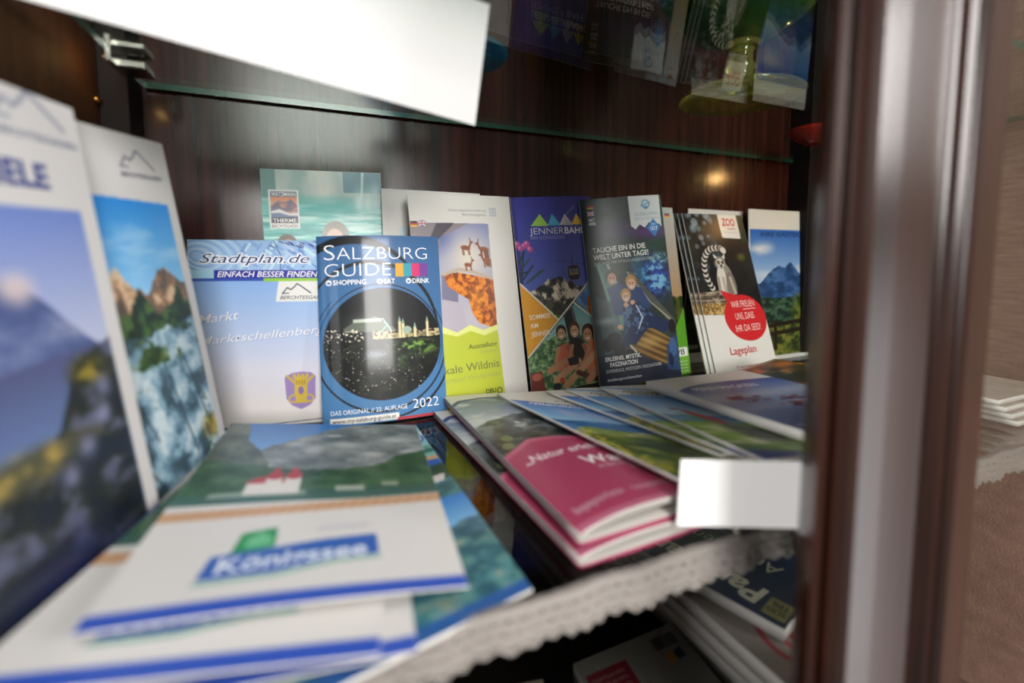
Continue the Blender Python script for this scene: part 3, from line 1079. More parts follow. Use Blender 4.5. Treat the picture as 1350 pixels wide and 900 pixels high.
def art_zoo():
    a = Art(104, 212, 1.7, '#dcd7d2')
    q = a.poly([(0, 0), (104, 0), (104, 146), (80, 138), (0, 134)])
    a.paint(q, a.mix(a.fbm(24, 20, 3) * 1.6 - .4, '#14161a', '#2b2c28'))
    r = random.Random(2)
    for k in range(34):
        x, y = r.uniform(0, 44), r.uniform(0, 92)
        a.put(q * a.ell(x, y, r.uniform(2, 6), None, 0, 4), r.choice(['#7f95a2', '#a9bcc6', '#4f6470', '#2d3b44']), .6)
    a.put(q * a.glow(84, 60, 8, 5), '#6a6a2c', .8)
    a.put(q * a.rect(93, 0, 104, 40), '#2b3a2c', .9)
    # rope / branch and straw
    a.rock(q * a.poly([(0, 106), (40, 104), (52, 112), (44, 122), (0, 122)]), ['#4a3f36', '#8a7a68', '#b0a08a', '#5a4c40'], 9, 2.2, 7)
    a.rock(q * a.poly([(0, 120), (46, 120), (52, 136), (0, 136)]), ['#a8854a', '#6b4f2c', '#d0b074', '#7d6238'], 2.4, 2.2, 9)
    # ring-tailed lemur
    gy, wh = '#8c8478', '#cfc8be'
    n = 26
    pts = []
    for i in range(n + 1):
        t = i / n
        ang = math.radians(205 - 250 * t) if t < .62 else None
        pts.append((0, 0))
    tail = [(23, 100), (19, 92), (17, 82), (17, 72), (20, 62), (25, 54), (33, 49), (42, 47), (51, 48), (55, 51)]
    P = []
    for i in range(len(tail) - 1):
        for k in range(3):
            t = k / 3
            P.append((tail[i][0] * (1 - t) + tail[i + 1][0] * t, tail[i][1] * (1 - t) + tail[i + 1][1] * t))
    P.append(tail[-1])
    for i in range(len(P) - 1):
        a.put(q * a.line(P[i:i + 2], 8.5), '#1b1a1b' if i % 2 else wh)
    a.put(q * a.ell(47, 92, 14, 24, .12), gy)
    a.put(q * a.ell(42, 88, 7, 18, .1), wh)
    a.put(q * a.ell(56, 98, 8, 18), '#7a7066')
    for x0, x1 in ((36, 34), (44, 44), (56, 60)):
        a.put(q * a.line([(x0, 88), (x1, 112)], 4.4), '#b0a598' if x0 > 40 else '#9b9084')
        a.put(q * a.ell(x1, 112, 3.4, 2), '#3a332e')
    a.put(q * a.ell(45, 67, 8.6, 7.6), gy)
    a.put(q * a.ell(45, 68, 6.6, 6), wh)
    a.put(q * a.poly([(37, 62), (35, 55), (42, 60)]), wh)
    a.put(q * a.poly([(49, 60), (55, 55), (54, 63)]), wh)
    for x in (42, 48.6):
        a.put(q * a.ell(x, 67, 2.3, 2.6), '#1c1818')
        a.put(q * a.ell(x, 67, .9), '#c8862c')
    a.put(q * a.poly([(42.6, 70), (48, 70), (45.4, 75.5)]), '#1f1a1a')
    # logo flag
    a.put(a.poly([(58, 0), (92.5, 0), (92.3, 34), (58.5, 33)]), '#dedad4')
    a.text('ZOO', 63, 16, 10, 24, '#c23038', .03, .12)
    a.text('SALZBURG', 71, 21.5, 2.6, 15, '#b04a4c', .02)
    a.put(a.rect(62, 25, 89, 25.8), '#b9aea8')
    # speech bubble
    a.put(a.poly([(34, 104), (62, 112), (44, 124)]), '#c9262c')
    a.put(a.ell(68, 141, 36, 30, .1), '#c9262c')
    a.text('WIR FREUEN', 47, 127.5, 8.6, 41, '#f0dcd4', -.008, 0, math.radians(1))
    a.text('UNS, DASS', 50, 143, 8.6, 33, '#f0dcd4', -.008, 0, math.radians(1))
    a.text('IHR DA SEID!', 46, 158.5, 8.6, 44, '#f0dcd4', -.008, 0, math.radians(1))
    a.put(a.line([(66, 130), (88, 129.4)], .9), '#f0dcd4')
    a.text('Lageplan', 28.5, 186, 9, 44, '#b8323a', .014, 0, math.radians(1))
    a.text('© zoosalzburg.at', 33, 203, 3.4, 38, '#a84a50', .0, 0, math.radians(1))
    return a


def art_header_dark():
    a = Art(99, 210, .9, '#d8d4cf')
    a.put(a.rect(0, 28, 99, 196), '#1d2126')
    a.rock(a.rect(0, 130, 99, 196), ['#15181c', '#2c3434', '#1a1e22'], 9, 8, 3)
    a.text('GASTGEBER', 62, 22, 4, 34, '#3f6a5c', .02)
    a.text('REGION', 4, 190, 5, 20, '#c9c9c4', .01)
    return a


def art_guest_card():
    a = Art(148, 212, 1.2, '#d3cfc8')
    q = a.rect(1.5, 27.5, 146.5, 206)
    a.paint(q, a.vgrad(28, 105, '#2f62b0', '#a9c0d6'))
    f = a.fbm(40, 16, 5)
    a.put(q * np.clip(a.glow(22, 54, 26, 12) * 1.6 * (f + .2) - .25, 0, 1), '#d9d6d2')
    a.put(q * np.clip(a.glow(30, 92, 40, 9) * 1.4 * (f + .2) - .25, 0, 1), '#c9cdd4')
    a.put(q * np.clip(a.glow(120, 86, 34, 11) * 1.6 * (f + .2) - .25, 0, 1), '#d6d2cf')
    m = q * a.ridge([(0, 112), (22, 100), (44, 84), (58, 78), (70, 82), (82, 74), (98, 88), (120, 98), (148, 100)], 3, 9, 10)
    a.rock(m, ['#27456f', '#35598c', '#1f3a60', '#4a6c9c'], 14, 8, 11, 2.4)
    m = q * a.ridge([(0, 122), (60, 124), (148, 116)], 4, 13, 12)
    a.rock(m, ['#23352c', '#34503c', '#4a6450', '#1c2a24'], 8, 4, 15, 2.8)
    a.rock(q * np.clip(a.glow(118, 150, 36, 36) * 2 - .5, 0, 1), ['#2d3a16', '#5a6a24', '#7d7a2c', '#3c4a1c'], 8, 7, 17, 3)
    m = q * a.ridge([(0, 162), (60, 160), (148, 156)], 5, 19, 10)
    a.rock(m, ['#3a4420', '#5d6a2c', '#7a7434', '#2c351c'], 9, 6, 21, 3)
    for y in (164, 176):
        a.put(q * a.line([(34, y), (148, y - 9)], 6), '#2a2119')
    for x in (50, 104):
        a.put(q * a.line([(x, 160), (x, 196)], 7), '#2a2119')
    a.text('IHRE GÄSTEKARTE', 21, 37, 6, 114, '#203060', .02, .15)
    logo_mountain(a, 104, 13, 36, '#3c3a3a', 1.0, True, .1, 2.6)
    a.text('Nationalpark Region', 6, 211, 3, 40, '#5a5a58')
    return a


def art_lake_a():
    a = Art(148, 210, .85, '#c9c7c6')
    logo_mountain(a, 104, 13, 38, '#6d7690', 1.4, True, .15, 3)
    a.text('AUSFLUGSZIELE', 20, 39.5, 9.5, 104, '#3c4a86', .035)
    q = a.rect(6, 48, 138.5, 198)
    a.paint(q, a.vgrad(48, 120, '#6a80c0', '#c3c6d6'))
    m = q * a.ridge([(0, 80), (30, 92), (70, 78), (96, 76), (112, 92), (139, 112)], 4, 3, 12)
    a.rock(m, ['#5d6c98', '#7c86a8', '#485684', '#8a8aa2'], 24, 12, 5, 2.4)
    a.put(q * np.clip(a.glow(96, 80, 9, 7) * 1.3 - .2, 0, 1), '#d8c4be', .8)
    a.paint(q * a.under([(0, 112), (148, 108)]), a.vgrad(108, 140, '#4a5078', '#5d72a0'))
    m = q * a.ridge([(0, 150), (70, 144), (100, 138), (112, 118), (126, 112), (148, 106)], 6, 7, 9)
    a.rock(m, ['#1c2430', '#3a3f4a', '#2a2f28', '#565a70', '#20242c'], 12, 9, 9, 3)
    a.rock(q * np.clip(a.glow(122, 118, 14, 8) * 1.6 - .4, 0, 1), ['#3a3a1c', '#8a7a2c', '#2c3420'], 6, 4, 11)
    a.rock(q * np.clip(a.glow(80, 146, 40, 8) * 1.6 - .4, 0, 1), ['#6a6440', '#a08a4c', '#4c4c3c'], 8, 4, 13)
    for x, y in ((124, 140), (112, 150), (128, 128), (100, 158)):
        a.put(q * a.glow(x, y, 5, 5), '#8b8fb4', .7)
    a.put(q * a.glow(124, 186, 9, 12), '#15171c', .9)
    a.put(q * a.glow(90, 192, 26, 12), '#20264a', .9)
    a.put(a.rect(0, 198, 148, 210), '#27408f')
    a.put(a.rect(60, 203, 148, 206), '#b02a30')
    return a


def art_rocks():
    a = Art(105, 210, 1.2, '#c9c7c6')
    logo_mountain(a, 64, 18.5, 30, '#3b4258', .9, True, .15, 2.6)
    q = a.poly([(14, 34), (97, 38), (98, 198), (10, 200)])
    a.paint(q, a.vgrad(36, 90, '#2d83cf', '#8cc4ea'))
    a.put(q * np.clip((a.fbm(30, 9, 3) - .5) * 4, 0, 1) * .35, '#d9e8f2')
    m = q * a.ridge([(10, 104), (24, 96), (34, 78), (42, 72), (52, 84), (60, 90), (70, 80), (82, 78), (98, 88)], 5, 5, 6)
    a.rock(m, ['#8c6c50', '#c9a582', '#6f5a4a', '#d8bd9c', '#5b5048'], 7, 12, 7, 3)
    a.rock(q * a.ridge([(10, 112), (30, 104), (50, 92), (56, 84), (66, 102), (82, 98), (88, 88), (98, 104)], 6, 9, 4), ['#1e3020', '#34502c', '#4c6a38', '#20302a'], 5, 6, 11, 3)
    m = q * a.ridge([(10, 116), (40, 110), (70, 112), (98, 108)], 5, 13, 8)
    a.rock(m, ['#4f6c7e', '#8fb0c2', '#6d8fa2', '#c3d4da', '#a9bec8', '#3f545f'], 11, 13, 15, 2.6)
    for x0, y0, x1, y1 in ((30, 130, 44, 170), (60, 120, 74, 190), (80, 130, 92, 180), (20, 160, 40, 196)):
        a.put(m * a.line([(x0, y0), (x1, y1)], 1.6), '#2c3c48', .7)
    a.rock(m * np.clip((a.fbm(14, 12, 21) - .62) * 9, 0, 1), ['#2f4a26', '#54703a', '#22341f'], 5, 5, 17)
    a.rock(q * np.clip(a.glow(92, 182, 12, 9) * 1.6 - .4, 0, 1), ['#6a5f24', '#b8a03a', '#4a4a2c'], 4, 4, 19)
    return a


def art_church():
    a = Art(140, 200, 1.2, '#d2d0cd')
    q = a.rect(0, 0, 140, 122)
    a.paint(q, a.vgrad(0, 50, '#3a7cc8', '#6fa4da'))
    m = q * a.ridge([(0, 60), (30, 58), (38, 44), (50, 36), (62, 24), (74, 12), (90, 4), (140, -12)], 5, 3, 10)
    a.rock(m, ['#6a7478', '#8f989a', '#7c8688', '#a6aca8', '#5d686a'], 18, 14, 5, 2.2)
    for x, y, rx, ry in ((52, 42, 9, 5), (66, 52, 7, 9), (88, 44, 12, 6), (104, 60, 9, 5), (120, 34, 10, 6), (78, 26, 8, 4), (130, 56, 8, 4)):
        a.put(m * np.clip(a.glow(x, y, rx, ry) * 1.4 - .2, 0, 1), '#c3c8c8', .75)
    a.rock(q * a.ridge([(0, -6), (13, -4), (17, 12), (20, 34), (30, 50), (36, 66), (140, 200)], 3, 21, 6) * a.rect(0, 0, 40, 90), ['#3c4a46', '#4d5c56', '#5c6a5f', '#6f7a6c'], 9, 14, 23, 2.2)
    m = q * a.ridge([(0, 66), (26, 72), (50, 80), (84, 86), (104, 78), (122, 62), (140, 52)], 5, 9, 10)
    a.rock(m, ['#22432c', '#35593a', '#2b4c34', '#47664a'], 12, 9, 11, 2.4)
    m = q * a.ridge([(0, 96), (30, 90), (90, 94), (140, 92)], 4, 31, 9)
    a.rock(m, ['#274a30', '#3c6040', '#4f6f4c'], 9, 6, 13, 2.2)
    a.paint(q * a.under([(0, 112), (140, 108)]), a.vgrad(108, 124, '#33564c', '#496c62'))
    a.put(q * a.rect(16, 110, 66, 115), '#9aa89c', .8)
    wt, rd = '#dad6d0', '#b0353a'
    a.put(q * a.rect(33, 98, 62, 113), wt)
    a.put(q * a.poly([(31, 100), (38, 92), (51, 92), (54, 100)]), rd)
    for x in (47, 57.5):
        a.put(q * a.rect(x - 4.4, 94, x + 4.4, 113), wt)
        a.put(q * a.ell(x, 91, 4.6, 5), rd)
        a.put(q * a.ell(x, 84, 2.2, 3.4), rd)
    a.put(q * a.rect(82, 106, 98, 112), '#bcc2b8', .8)
    a.put(q * a.rect(108, 102, 118, 107), '#a9b2a4', .7)
    edge = 127 - 10 * (a.X / 140) ** 2
    a.put(np.clip((a.Y - edge + 1) / 1.2, 0, 1), '#d2d0cd')
    b = np.clip((a.Y - edge) / 1, 0, 1) * np.clip((edge + 9.5 - a.Y) / 1, 0, 1)
    a.put(b, '#c9a07c')
    a.put(b * (np.sin(a.X * 1.1 + a.Y * .5) * .5 + .5), '#a9805c', .45)
    bl = '#2d5cac'
    a.put(a.poly([(42, 150), (57, 146.5), (58, 162), (40, 166)]), '#1f8a4c')
    a.put(a.poly([(45, 155), (51, 150), (56, 155), (56, 160), (45, 162)]), '#7cc49a', .8)
    a.put(a.poly([(33, 166), (56, 163), (80, 159), (103, 157), (104, 173), (86, 174), (60, 180), (31, 181)]), bl)
    a.put(a.line([(31, 183), (60, 182), (86, 176), (104, 175)], 1.5), '#3f9a7a', .8)
    a.text('Königssee', 37, 178, 9.5, 62, '#d8e2ee', .02, .1, math.radians(5))
    a.text('SCHIFFFAHRT', 76, 152, 3, 25, '#a9b0c4', .0, .1, math.radians(3))
    a.put(a.rect(0, 192.5, 140, 200), '#2f52b4')
    return a


def art_lake_b():
    a = Art(140, 205, .9, '#6fa8bc')
    a.paint(np.ones_like(a.X), a.vgrad(0, 40, '#9fcfd2', '#8cc2c0'))
    a.put(a.ell(123, 27, 15, 11), '#eef0ee')
    a.put(a.ring(123, 27, 15, 11, 2.6), '#2f56a8')
    a.put(a.ell(120, 26, 5, 4), '#7c8a86')
    a.put(a.ring(134, 20, 5, 4, 1.2), '#eef0ee')
    a.rock(a.rect(60, 44, 140, 56), ['#2f6a58', '#4f8a72', '#8cb4a4'], 9, 5, 3)
    a.put(a.rect(60, 56, 140, 62), '#7fb8b0')
    a.put(a.rect(0, 62, 140, 68), '#c79b76')
    a.put(a.rect(0, 68, 140, 82), '#2f5db4')
    a.rock(a.ridge([(0, 80), (70, 84), (110, 80), (140, 76)], 3, 7), ['#243c2a', '#35543a', '#2a4230'], 9, 5, 9)
    a.put(a.rect(0, 96, 140, 205), '#3f7484')
    a.put(a.poly([(96, 94), (136, 90), (132, 99), (100, 102)]), '#d9d6d2')
    a.put(a.poly([(100, 92), (118, 89), (118, 92), (100, 95)]), '#b03a3a')
    a.rock(a.rect(0, 102, 140, 118), ['#2c5a60', '#4f8a90', '#37707a'], 12, 3, 13)
    a.paint(a.rect(0, 118, 140, 150), a.vgrad(118, 150, '#2f7fd2', '#8cc6ec'))
    a.rock(a.ridge([(0, 146), (60, 150), (140, 144)], 3, 17), ['#3a6a80', '#5f8c96', '#2c5668'], 12, 4, 19)
    m = a.ridge([(0, 160), (140, 156)], 3, 21)
    a.rock(m, ['#33707e', '#5f8880', '#4f8c96', '#86988a', '#2c5a66'], 13, 5, 23, 3)
    a.put(a.rect(0, 198, 140, 205), '#2d5a9a')
    return a


def art_hiking():
    a = Art(100, 230, 1.3, '#a8415f')
    head = [(0, 26), (8, 17), (30, 13), (60, 14), (100, 16)]
    crest = [(0, 141), (10, 135), (23, 125), (40, 126), (56, 130), (100, 138)]
    a.put(1 - a.under(head), '#d6d2cc')
    q = a.under(head) * (1 - a.under(crest))
    a.paint(q, a.vgrad(14, 80, '#5a6e90', '#b4bac2'))
    a.put(q * np.clip((a.fbm(26, 12, 3) - .45) * 4, 0, 1), '#d0d3d8', .8)
    a.put(a.line([(x, y + 2) for x, y in head], 4.5), '#2f3f7c')
    m = q * a.ridge([(0, 84), (20, 74), (50, 66), (80, 68), (100, 70)], 5, 7, 12)
    a.rock(m, ['#343a3e', '#555c5e', '#3f4648', '#6f777b'], 12, 11, 9, 2.6)
    a.put(m * np.clip((a.fbm(8, 7, 13) - .5) * 7, 0, 1) * a.glow(30, 92, 18, 12), '#c6cccc', .9)
    a.rock(q * a.ridge([(0, 118), (20, 110), (40, 114), (100, 108)], 6, 15, 8), ['#23292a', '#3a423e', '#565e4e', '#2c3230'], 7, 6, 17, 2.6)
    for x, y in ((12, 116), (8, 128)):
        a.put(q * a.ell(x, y, 4, 5), '#76845c', .9)
    a.put(a.line([(x, y + 2) for x, y in crest], 4.5), '#c0607e')
    a.text('„Natur erleben"', 6.6, 160, 9, 68, '#efdde2', .012, .25, math.radians(6.6))
    a.text('Wandern', 37.5, 177.5, 12, 60, '#f4e8ea', .02)
    a.text('im Berchtesgadener Land', 42, 184.5, 4.2, 52, '#e6c6d2')
    a.text('2022', 60, 191, 4.2, 14, '#e6c6d2')
    a.text('Bergsteigerdorf Ramsau', 6, 218.5, 5.4, 31, '#e2bccb', .0, 0, math.radians(6))
    a.text('Nationalpark Region', 43, 216, 4.4, 30, '#dcaebf', .0, 0, math.radians(3))
    a.put(a.rect(0, 225, 100, 230), '#c9859c', .6)
    return a


def art_valley():
    a = Art(105, 205, 1.3, '#d3cfc8')
    Y0 = a.Y
    a.Y = Y0 - .8 * a.X          # the picture is printed on the slant
    q = a.under([(0, 24), (30, 25), (60, 26), (105, 28)])
    a.paint(q, a.vgrad(24, 96, '#2a6fc0', '#a9d0e0'))
    a.put(q * a.glow(20, 56, 6, 16), '#c9b6d2', .6)
    a.put(q * a.glow(34, 60, 6, 16), '#c2b4d6', .5)
    a.put(a.line([(0, 25), (30, 26), (60, 27), (105, 29)], 5), '#2a4f9c')
    logo_mountain(a, 30, 14, 26, '#55584c', .8, False)
    m = q * a.ridge([(0, 84), (30, 80), (60, 84), (105, 86)], 4, 5, 14)
    a.rock(m, ['#3a6a9c', '#5585b0', '#2f5a8c'], 14, 8, 7, 2.2)
    m = q * a.ridge([(0, 116), (10, 100), (24, 98), (60, 110), (105, 120)], 5, 9, 10)
    a.rock(m, ['#7a8a4c', '#c2b08a', '#5f7a3c', '#d0c4a6', '#8a9a54'], 10, 7, 11, 2.6)
    m = q * a.ridge([(0, 116), (30, 116), (60, 122), (105, 134)], 5, 13, 9)
    a.rock(m, ['#33421a', '#5f7428', '#7d8a34', '#465a22', '#8f9440'], 12, 11, 15, 2.6)
    a.Y = Y0
    for k in range(26):
        r = random.Random(k)
        a.put(a.ell(r.uniform(0, 8), 110 + k * 4, 2.2, 2), '#c9bb3c', .8)
    a.text('FERIENREGION', 7, 40.5, 6.4, 52, '#e8ebef', .015, 0, math.radians(-40))
    return a


def art_paraglider():
    a = Art(105, 205, 1.2, '#d3d1cc')
    Y0 = a.Y
    a.Y = Y0 - .55 * a.X
    q = a.under([(0, 32), (30, 30), (70, 30), (105, 36)])
    a.put(a.rect(0, 0, 105, 8), '#5d9ac8', .9)
    a.paint(q, a.vgrad(32, 100, '#4f86c0', '#b9ccd8'))
    a.rock(q * a.ridge([(0, 100), (40, 96), (105, 94)], 4, 3, 14), ['#5d86ac', '#86a6c0', '#47709c'], 14, 6, 5, 2.2)
    a.rock(q * a.ridge([(0, 116), (40, 116), (105, 112)], 4, 7, 14), ['#5f8a34', '#93b04a', '#7a9c3c', '#c9cfae'], 14, 8, 9, 2.6)
    a.put(q * a.poly([(17, 100 - 9), (21, 92 - 11), (29, 126 - 15), (27, 140 - 15), (21, 124 - 11)]), '#c0282c')
    a.put(q * a.poly([(12, 88), (18, 100), (23, 122), (13, 108)]), '#3f9a5c', .8)
    a.put(q * a.poly([(13, 76), (18, 76), (20, 88), (15, 86)]), '#5a4034')
    a.put(q * a.ell(16, 84, 1.6, 2), '#e6e2dc')
    a.rock(q * np.clip(a.glow(30, 142, 14, 24) * 1.7 - .5, 0, 1), ['#1f2a24', '#3a4434', '#5f6a3c', '#2a322c'], 6, 6, 13, 2.6)
    for k in range(7):
        a.put(q * a.line([(20 + k * 2, 118), (24 + k * 3, 168)], .9), '#22281f', .8)
    a.rock(q * a.under([(0, 172), (105, 160)]), ['#4f7a2c', '#7a9c3c', '#3c5f2a'], 10, 7, 17)
    a.put(a.under([(0, 186), (105, 180)]), '#24408c')
    a.Y = Y0
    a.text('PANORAMA', 8, 25.5, 6.4, 34, '#23282c', .012, 0, math.radians(-29))
    a.text('KARTE', 10, 35.5, 6.4, 21, '#23282c', .012, 0, math.radians(-29))
    return a


def art_magazine():
    a = Art(105, 160, 1.5, '#d3d0ca')
    q = a.under([(0, 41), (8, 36), (20, 31), (36, 28.5), (60, 29), (105, 34)])
    a.paint(q, a.vgrad(28, 66, '#223a84', '#7d86a4'))
    a.paint(q * np.clip((a.Y - 62) / 16, 0, 1), a.vgrad(62, 160, '#8d93a8', '#34446f'))
    a.put(q * a.glow(50, 74, 40, 7), '#a9abb6', .7)
    a.put(q * a.glow(40, 104, 50, 6), '#9a9cab', .6)
    a.put(q * a.glow(70, 118, 40, 7), '#46527a', .7)
    a.text('FERIENMAGAZIN', 12.5, 48, 9.5, 58, '#e3e6ee', .012, .1, math.radians(-6))
    a.text('Sommer & Herbst im Bergland', 14, 54.5, 3.4, 40, '#b4bcd2', 0, .1, math.radians(-6))
    a.put(a.line([(14, 26), (60, 22)], .6), '#9aa09a')
    r = random.Random(9)
    for cx, cy, sx, sy in ((34, 84, 10, 7), (60, 92, 10, 6), (50, 110, 10, 8), (24, 78, 5, 4)):
        for k in range(11):
            x, y = cx + r.uniform(-sx, sx), cy + r.uniform(-sy, sy)
            a.put(q * a.ell(x, y, r.uniform(2, 4.4), r.uniform(1.4, 3), r.uniform(-.5, .5)), r.choice(['#4f1c28', '#6d2a34', '#3c1c26']))
    a.text('2022', 6, 150, 6, 22, '#d0d6e4', .01)
    return a


def art_autumn():
    a = Art(105, 150, 1.0, '#6b5c3a')
    a.rock(np.ones_like(a.X), ['#2f2c18', '#6a5426', '#a86a24', '#4a4020', '#3a3a20'], 26, 12, 3, 2.8)
    a.put(np.clip(a.glow(80, 16, 30, 14) * 1.3 - .2, 0, 1), '#c2702a', .8)
    a.put(a.rect(0, 0, 105, 4), '#c9c0a8', .6)
    return a


def art_panorama():
    a = Art(210, 105, 1.0, '#16233f')
    a.paint(np.ones_like(a.X), a.vgrad(0, 105, '#172844', '#101a30'))
    a.put(a.rect(2, 5, 17, 24), '#7d7a4c')
    a.text('SÜD', 3.5, 14, 5, 12, '#1a2438', .02)
    a.text('TEIL', 3.5, 21, 5, 12, '#1a2438', .02)
    a.text('Panorama', 20, 27, 18, 110, '#b9b7a6', .03, .12)
    a.text('Auf einen Blick', 22, 60, 13, 112, '#8f917f', .0, .12)
    a.put(a.rect(150, 8, 176, 28), '#8a8038', .8)
    return a


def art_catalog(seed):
    a = Art(210, 150, .7, '#958d86')  # white cover with the shade below the shelf put into its colour
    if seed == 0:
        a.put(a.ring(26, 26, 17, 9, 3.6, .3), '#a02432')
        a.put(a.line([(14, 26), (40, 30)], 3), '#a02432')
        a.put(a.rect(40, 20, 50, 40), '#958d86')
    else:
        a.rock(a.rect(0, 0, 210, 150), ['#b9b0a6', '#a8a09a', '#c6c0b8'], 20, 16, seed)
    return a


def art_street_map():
    a = Art(150, 110, 1.0, '#a09d96')  # map paper darkened too, in place of shade
    r = random.Random(5)
    for k in range(26):
        x, y = r.uniform(0, 150), r.uniform(0, 110)
        pts = [(x, y)]
        for j in range(5):
            x, y = x + r.uniform(-16, 16), y + r.uniform(-14, 14)
            pts.append((x, y))
        a.put(a.line(pts, r.choice([.7, 1.2])), r.choice(['#b08a86', '#a05a60', '#9aa39a', '#8c9aa6']))
    a.put(a.rect(6, 20, 62, 84), '#8f2430')
    for k in range(5):
        a.text('STADTPLAN INFO', 10, 32 + k * 8, 4.4, 44, '#d0a8a4', .0)
    x = 106
    while x < 140:
        w_ = r.choice([.6, 1, 1.6])
        a.put(a.rect(x, 10, x + w_, 26), '#2a2a2a')
        x += w_ + r.choice([.6, 1.2])
    a.put(a.poly([(112, 36), (122, 30), (122, 44), (112, 46)]), '#d6972c')
    a.put(a.poly([(124, 34), (136, 30), (136, 44), (124, 44)]), '#3a4256')
    return a


# ================================================================== leaflets standing along the back and the left side
A_CHURCH, A_HIKE, A_VALLEY, A_PARA = art_church(), art_hiking(), art_valley(), art_paraglider()
curl = lambda k: (lambda u, v: k * np.sin(np.pi * np.clip(u, 0, 1)))
BACK = 'leaflets standing along the back of the shelf'
LEFT = 'brochures standing along the left side'

standing('brochure', 'nearest, most blurred brochure standing on the left, with a blue lake and mountain picture', 'brochure',
         art_lake_a(), (-.1115, .142, 0, 76.7, 6.4, 1.9), .003, None, None, LEFT)
standing('brochure', 'second brochure on the left, white header over blue sky and pale rocks with firs', 'brochure',
         art_rocks(), (-.091, .266, 0, 72, 6.5, 4), .003, None, None, LEFT)
standing('leaflet', 'turquoise pool leaflet showing only its top, behind the pale blue town map', 'leaflet',
         art_pool(), (-.0385, .464, 0, -2, 4, 1.5), .0012, None, None, BACK)
standing('town_map', 'pale blue folded town map with a violet crest, left of the dark blue city guide', 'map',
         art_map(), (-.1014, .4549, 0, -11.8, 3.9, -.2), .0025, None, None, BACK)
standing('guide_booklet', 'dark blue city guide booklet with a round black night picture', 'booklet',
         art_city(), (.001, .4172, 0, -4.6, 9.4, .8), .004, lambda u, v: .0068 * np.sin(np.pi * np.clip(u, 0, 1) ** .78), M_GLOSS, BACK)
standing('leaflet', 'plain white leaflet poking out behind the city guide and the lime green leaflet', 'leaflet',
         art_blank(), (.0625, .452, 0, 2, 4.5, .4), .0012, None, None, BACK)
standing('leaflet', 'white and lime green exhibition leaflet with an orange rock and goats', 'leaflet',
         art_wilderness(), (.0910, .4165, 0, 4.7, 8.6, 2.0), .0012, curl(.002), None, BACK)
standing('leaflet', 'indigo cable car leaflet with an orange diamond and three seated riders', 'leaflet',
         art_cable_car(), (.2056, .4319, 0, .2, 7.2, 3.9), .0022, curl(.0015), None, BACK)
standing('leaflet', 'dark salt mine leaflet with a family on a slide and a white banner', 'leaflet',
         art_salt_mine(), (.2868, .4262, 0, -12.5, 6.9, 5.2), .002, curl(.003), None, BACK)
standing('leaflet', 'green and tan leaflet mostly hidden behind the dark salt mine leaflet', 'leaflet',
         art_park(), (.3311, .4300, 0, 5.4, 10.0, .4), .0015, None, None, BACK)
zoo = standing('leaflet', 'foremost zoo leaflet with a lemur and a red speech bubble', 'leaflet',
               art_zoo(), (.4385, .4060, .0, -.5, 18.0, .5), .0018, curl(.0012), None, BACK)
for k, lab in ((1, 'zoo leaflet directly behind the foremost lemur one, only its left edge showing'),
               (2, 'rearmost of the three zoo leaflets, only a sliver of its left edge showing')):
    c = copy_thing(zoo, lab)
    c.matrix_world = Matrix.Translation((.4385 - .0042 * k, .4060 + .0034 * k, 0)) @ flat_rot(-.5, 18.0, .5).to_4x4()
standing('leaflet', 'white topped leaflet with a dark picture, upright behind the zoo leaflets', 'leaflet',
         art_header_dark(), (.4590, .4835, 0, 0, .1, -.2), .0015, None, None, BACK)
standing('brochure', 'guest card brochure with a blue mountain and a wooden fence, next to the door stile', 'brochure',
         art_guest_card(), (.5510, .4543, 0, .2, 3.4, .1), .002, None, None, BACK)

# ------------------------------------------------------------------ brochures lying in the left foreground
PILE = 'lake brochures piled in the left foreground'
lying('brochure', 'lowest brochure of the left foreground pile, its turquoise pictures sticking out to the right', 'brochure', art_lake_b(),
      [(-.030, .376, .0025), (.0740, .3860, .0025), (.0815, .1703, .0025), (-.020, .149, .0025)], .002, None, None, PILE)
lying('brochure', 'white lake brochure lying directly on the turquoise one, its front corner poking out', 'brochure', A_CHURCH,
      [(-.058, .345, .0088), (.046, .338, .0082), (.0284, .1515, .0082), (-.085, .168, .0088)], .0009, None, None, PILE)
lying('brochure', 'white lake brochure under the topmost one, pushed left against the nearest standing brochure', 'brochure', A_CHURCH,
      [(-.060, .356, .0165), (.050, .337, .0128), (.0155, .150, .0128), (-.101, .171, .022)], .0009, None, None, PILE)
lying('brochure', 'topmost brochure of the left pile, red-roofed church above a blue and green logo', 'brochure', A_CHURCH,
      [(-.0610, .3866, .0230), (.0673, .3508, .0155), (.0515, .1656, .0155), (-.0747, .1794, .0262)], .0008, lambda u, v: .0015 * np.sin(np.pi * u) * v, None, PILE)

# ------------------------------------------------------------------ magazines lying in the middle and on the right
def bulge(k):
    return lambda u, v: k * np.sin(np.pi * np.clip(u, 0, 1) ** .75) * (.25 + .75 * v)


HIKE = 'pink hiking magazines'
def leaves(root, art, corners, t, ks, m):
    """loose inner leaves and the flat back cover between which the magazine gapes"""
    c = np.array(corners, float) - np.array(root.location)
    W, H = art.w / 1000, art.h / 1000
    for n, (nm, k, dz, mm) in enumerate(ks):
        bf = bulge(k)

        def pos(u, v, nn, bf=bf, dz=dz):
            a, b_ = (u / W)[:, None], (v / H)[:, None]
            p = c[0] * (1 - a) * (1 - b_) + c[1] * a * (1 - b_) + c[2] * a * b_ + c[3] * (1 - a) * b_
            p = p.copy()
            p[:, 2] += nn + dz + bf(u / W, v / H)
            return p
        obj(nm, block_mesh(nm, W, H, t, pos, 18, 14, -.00002), mm, root)


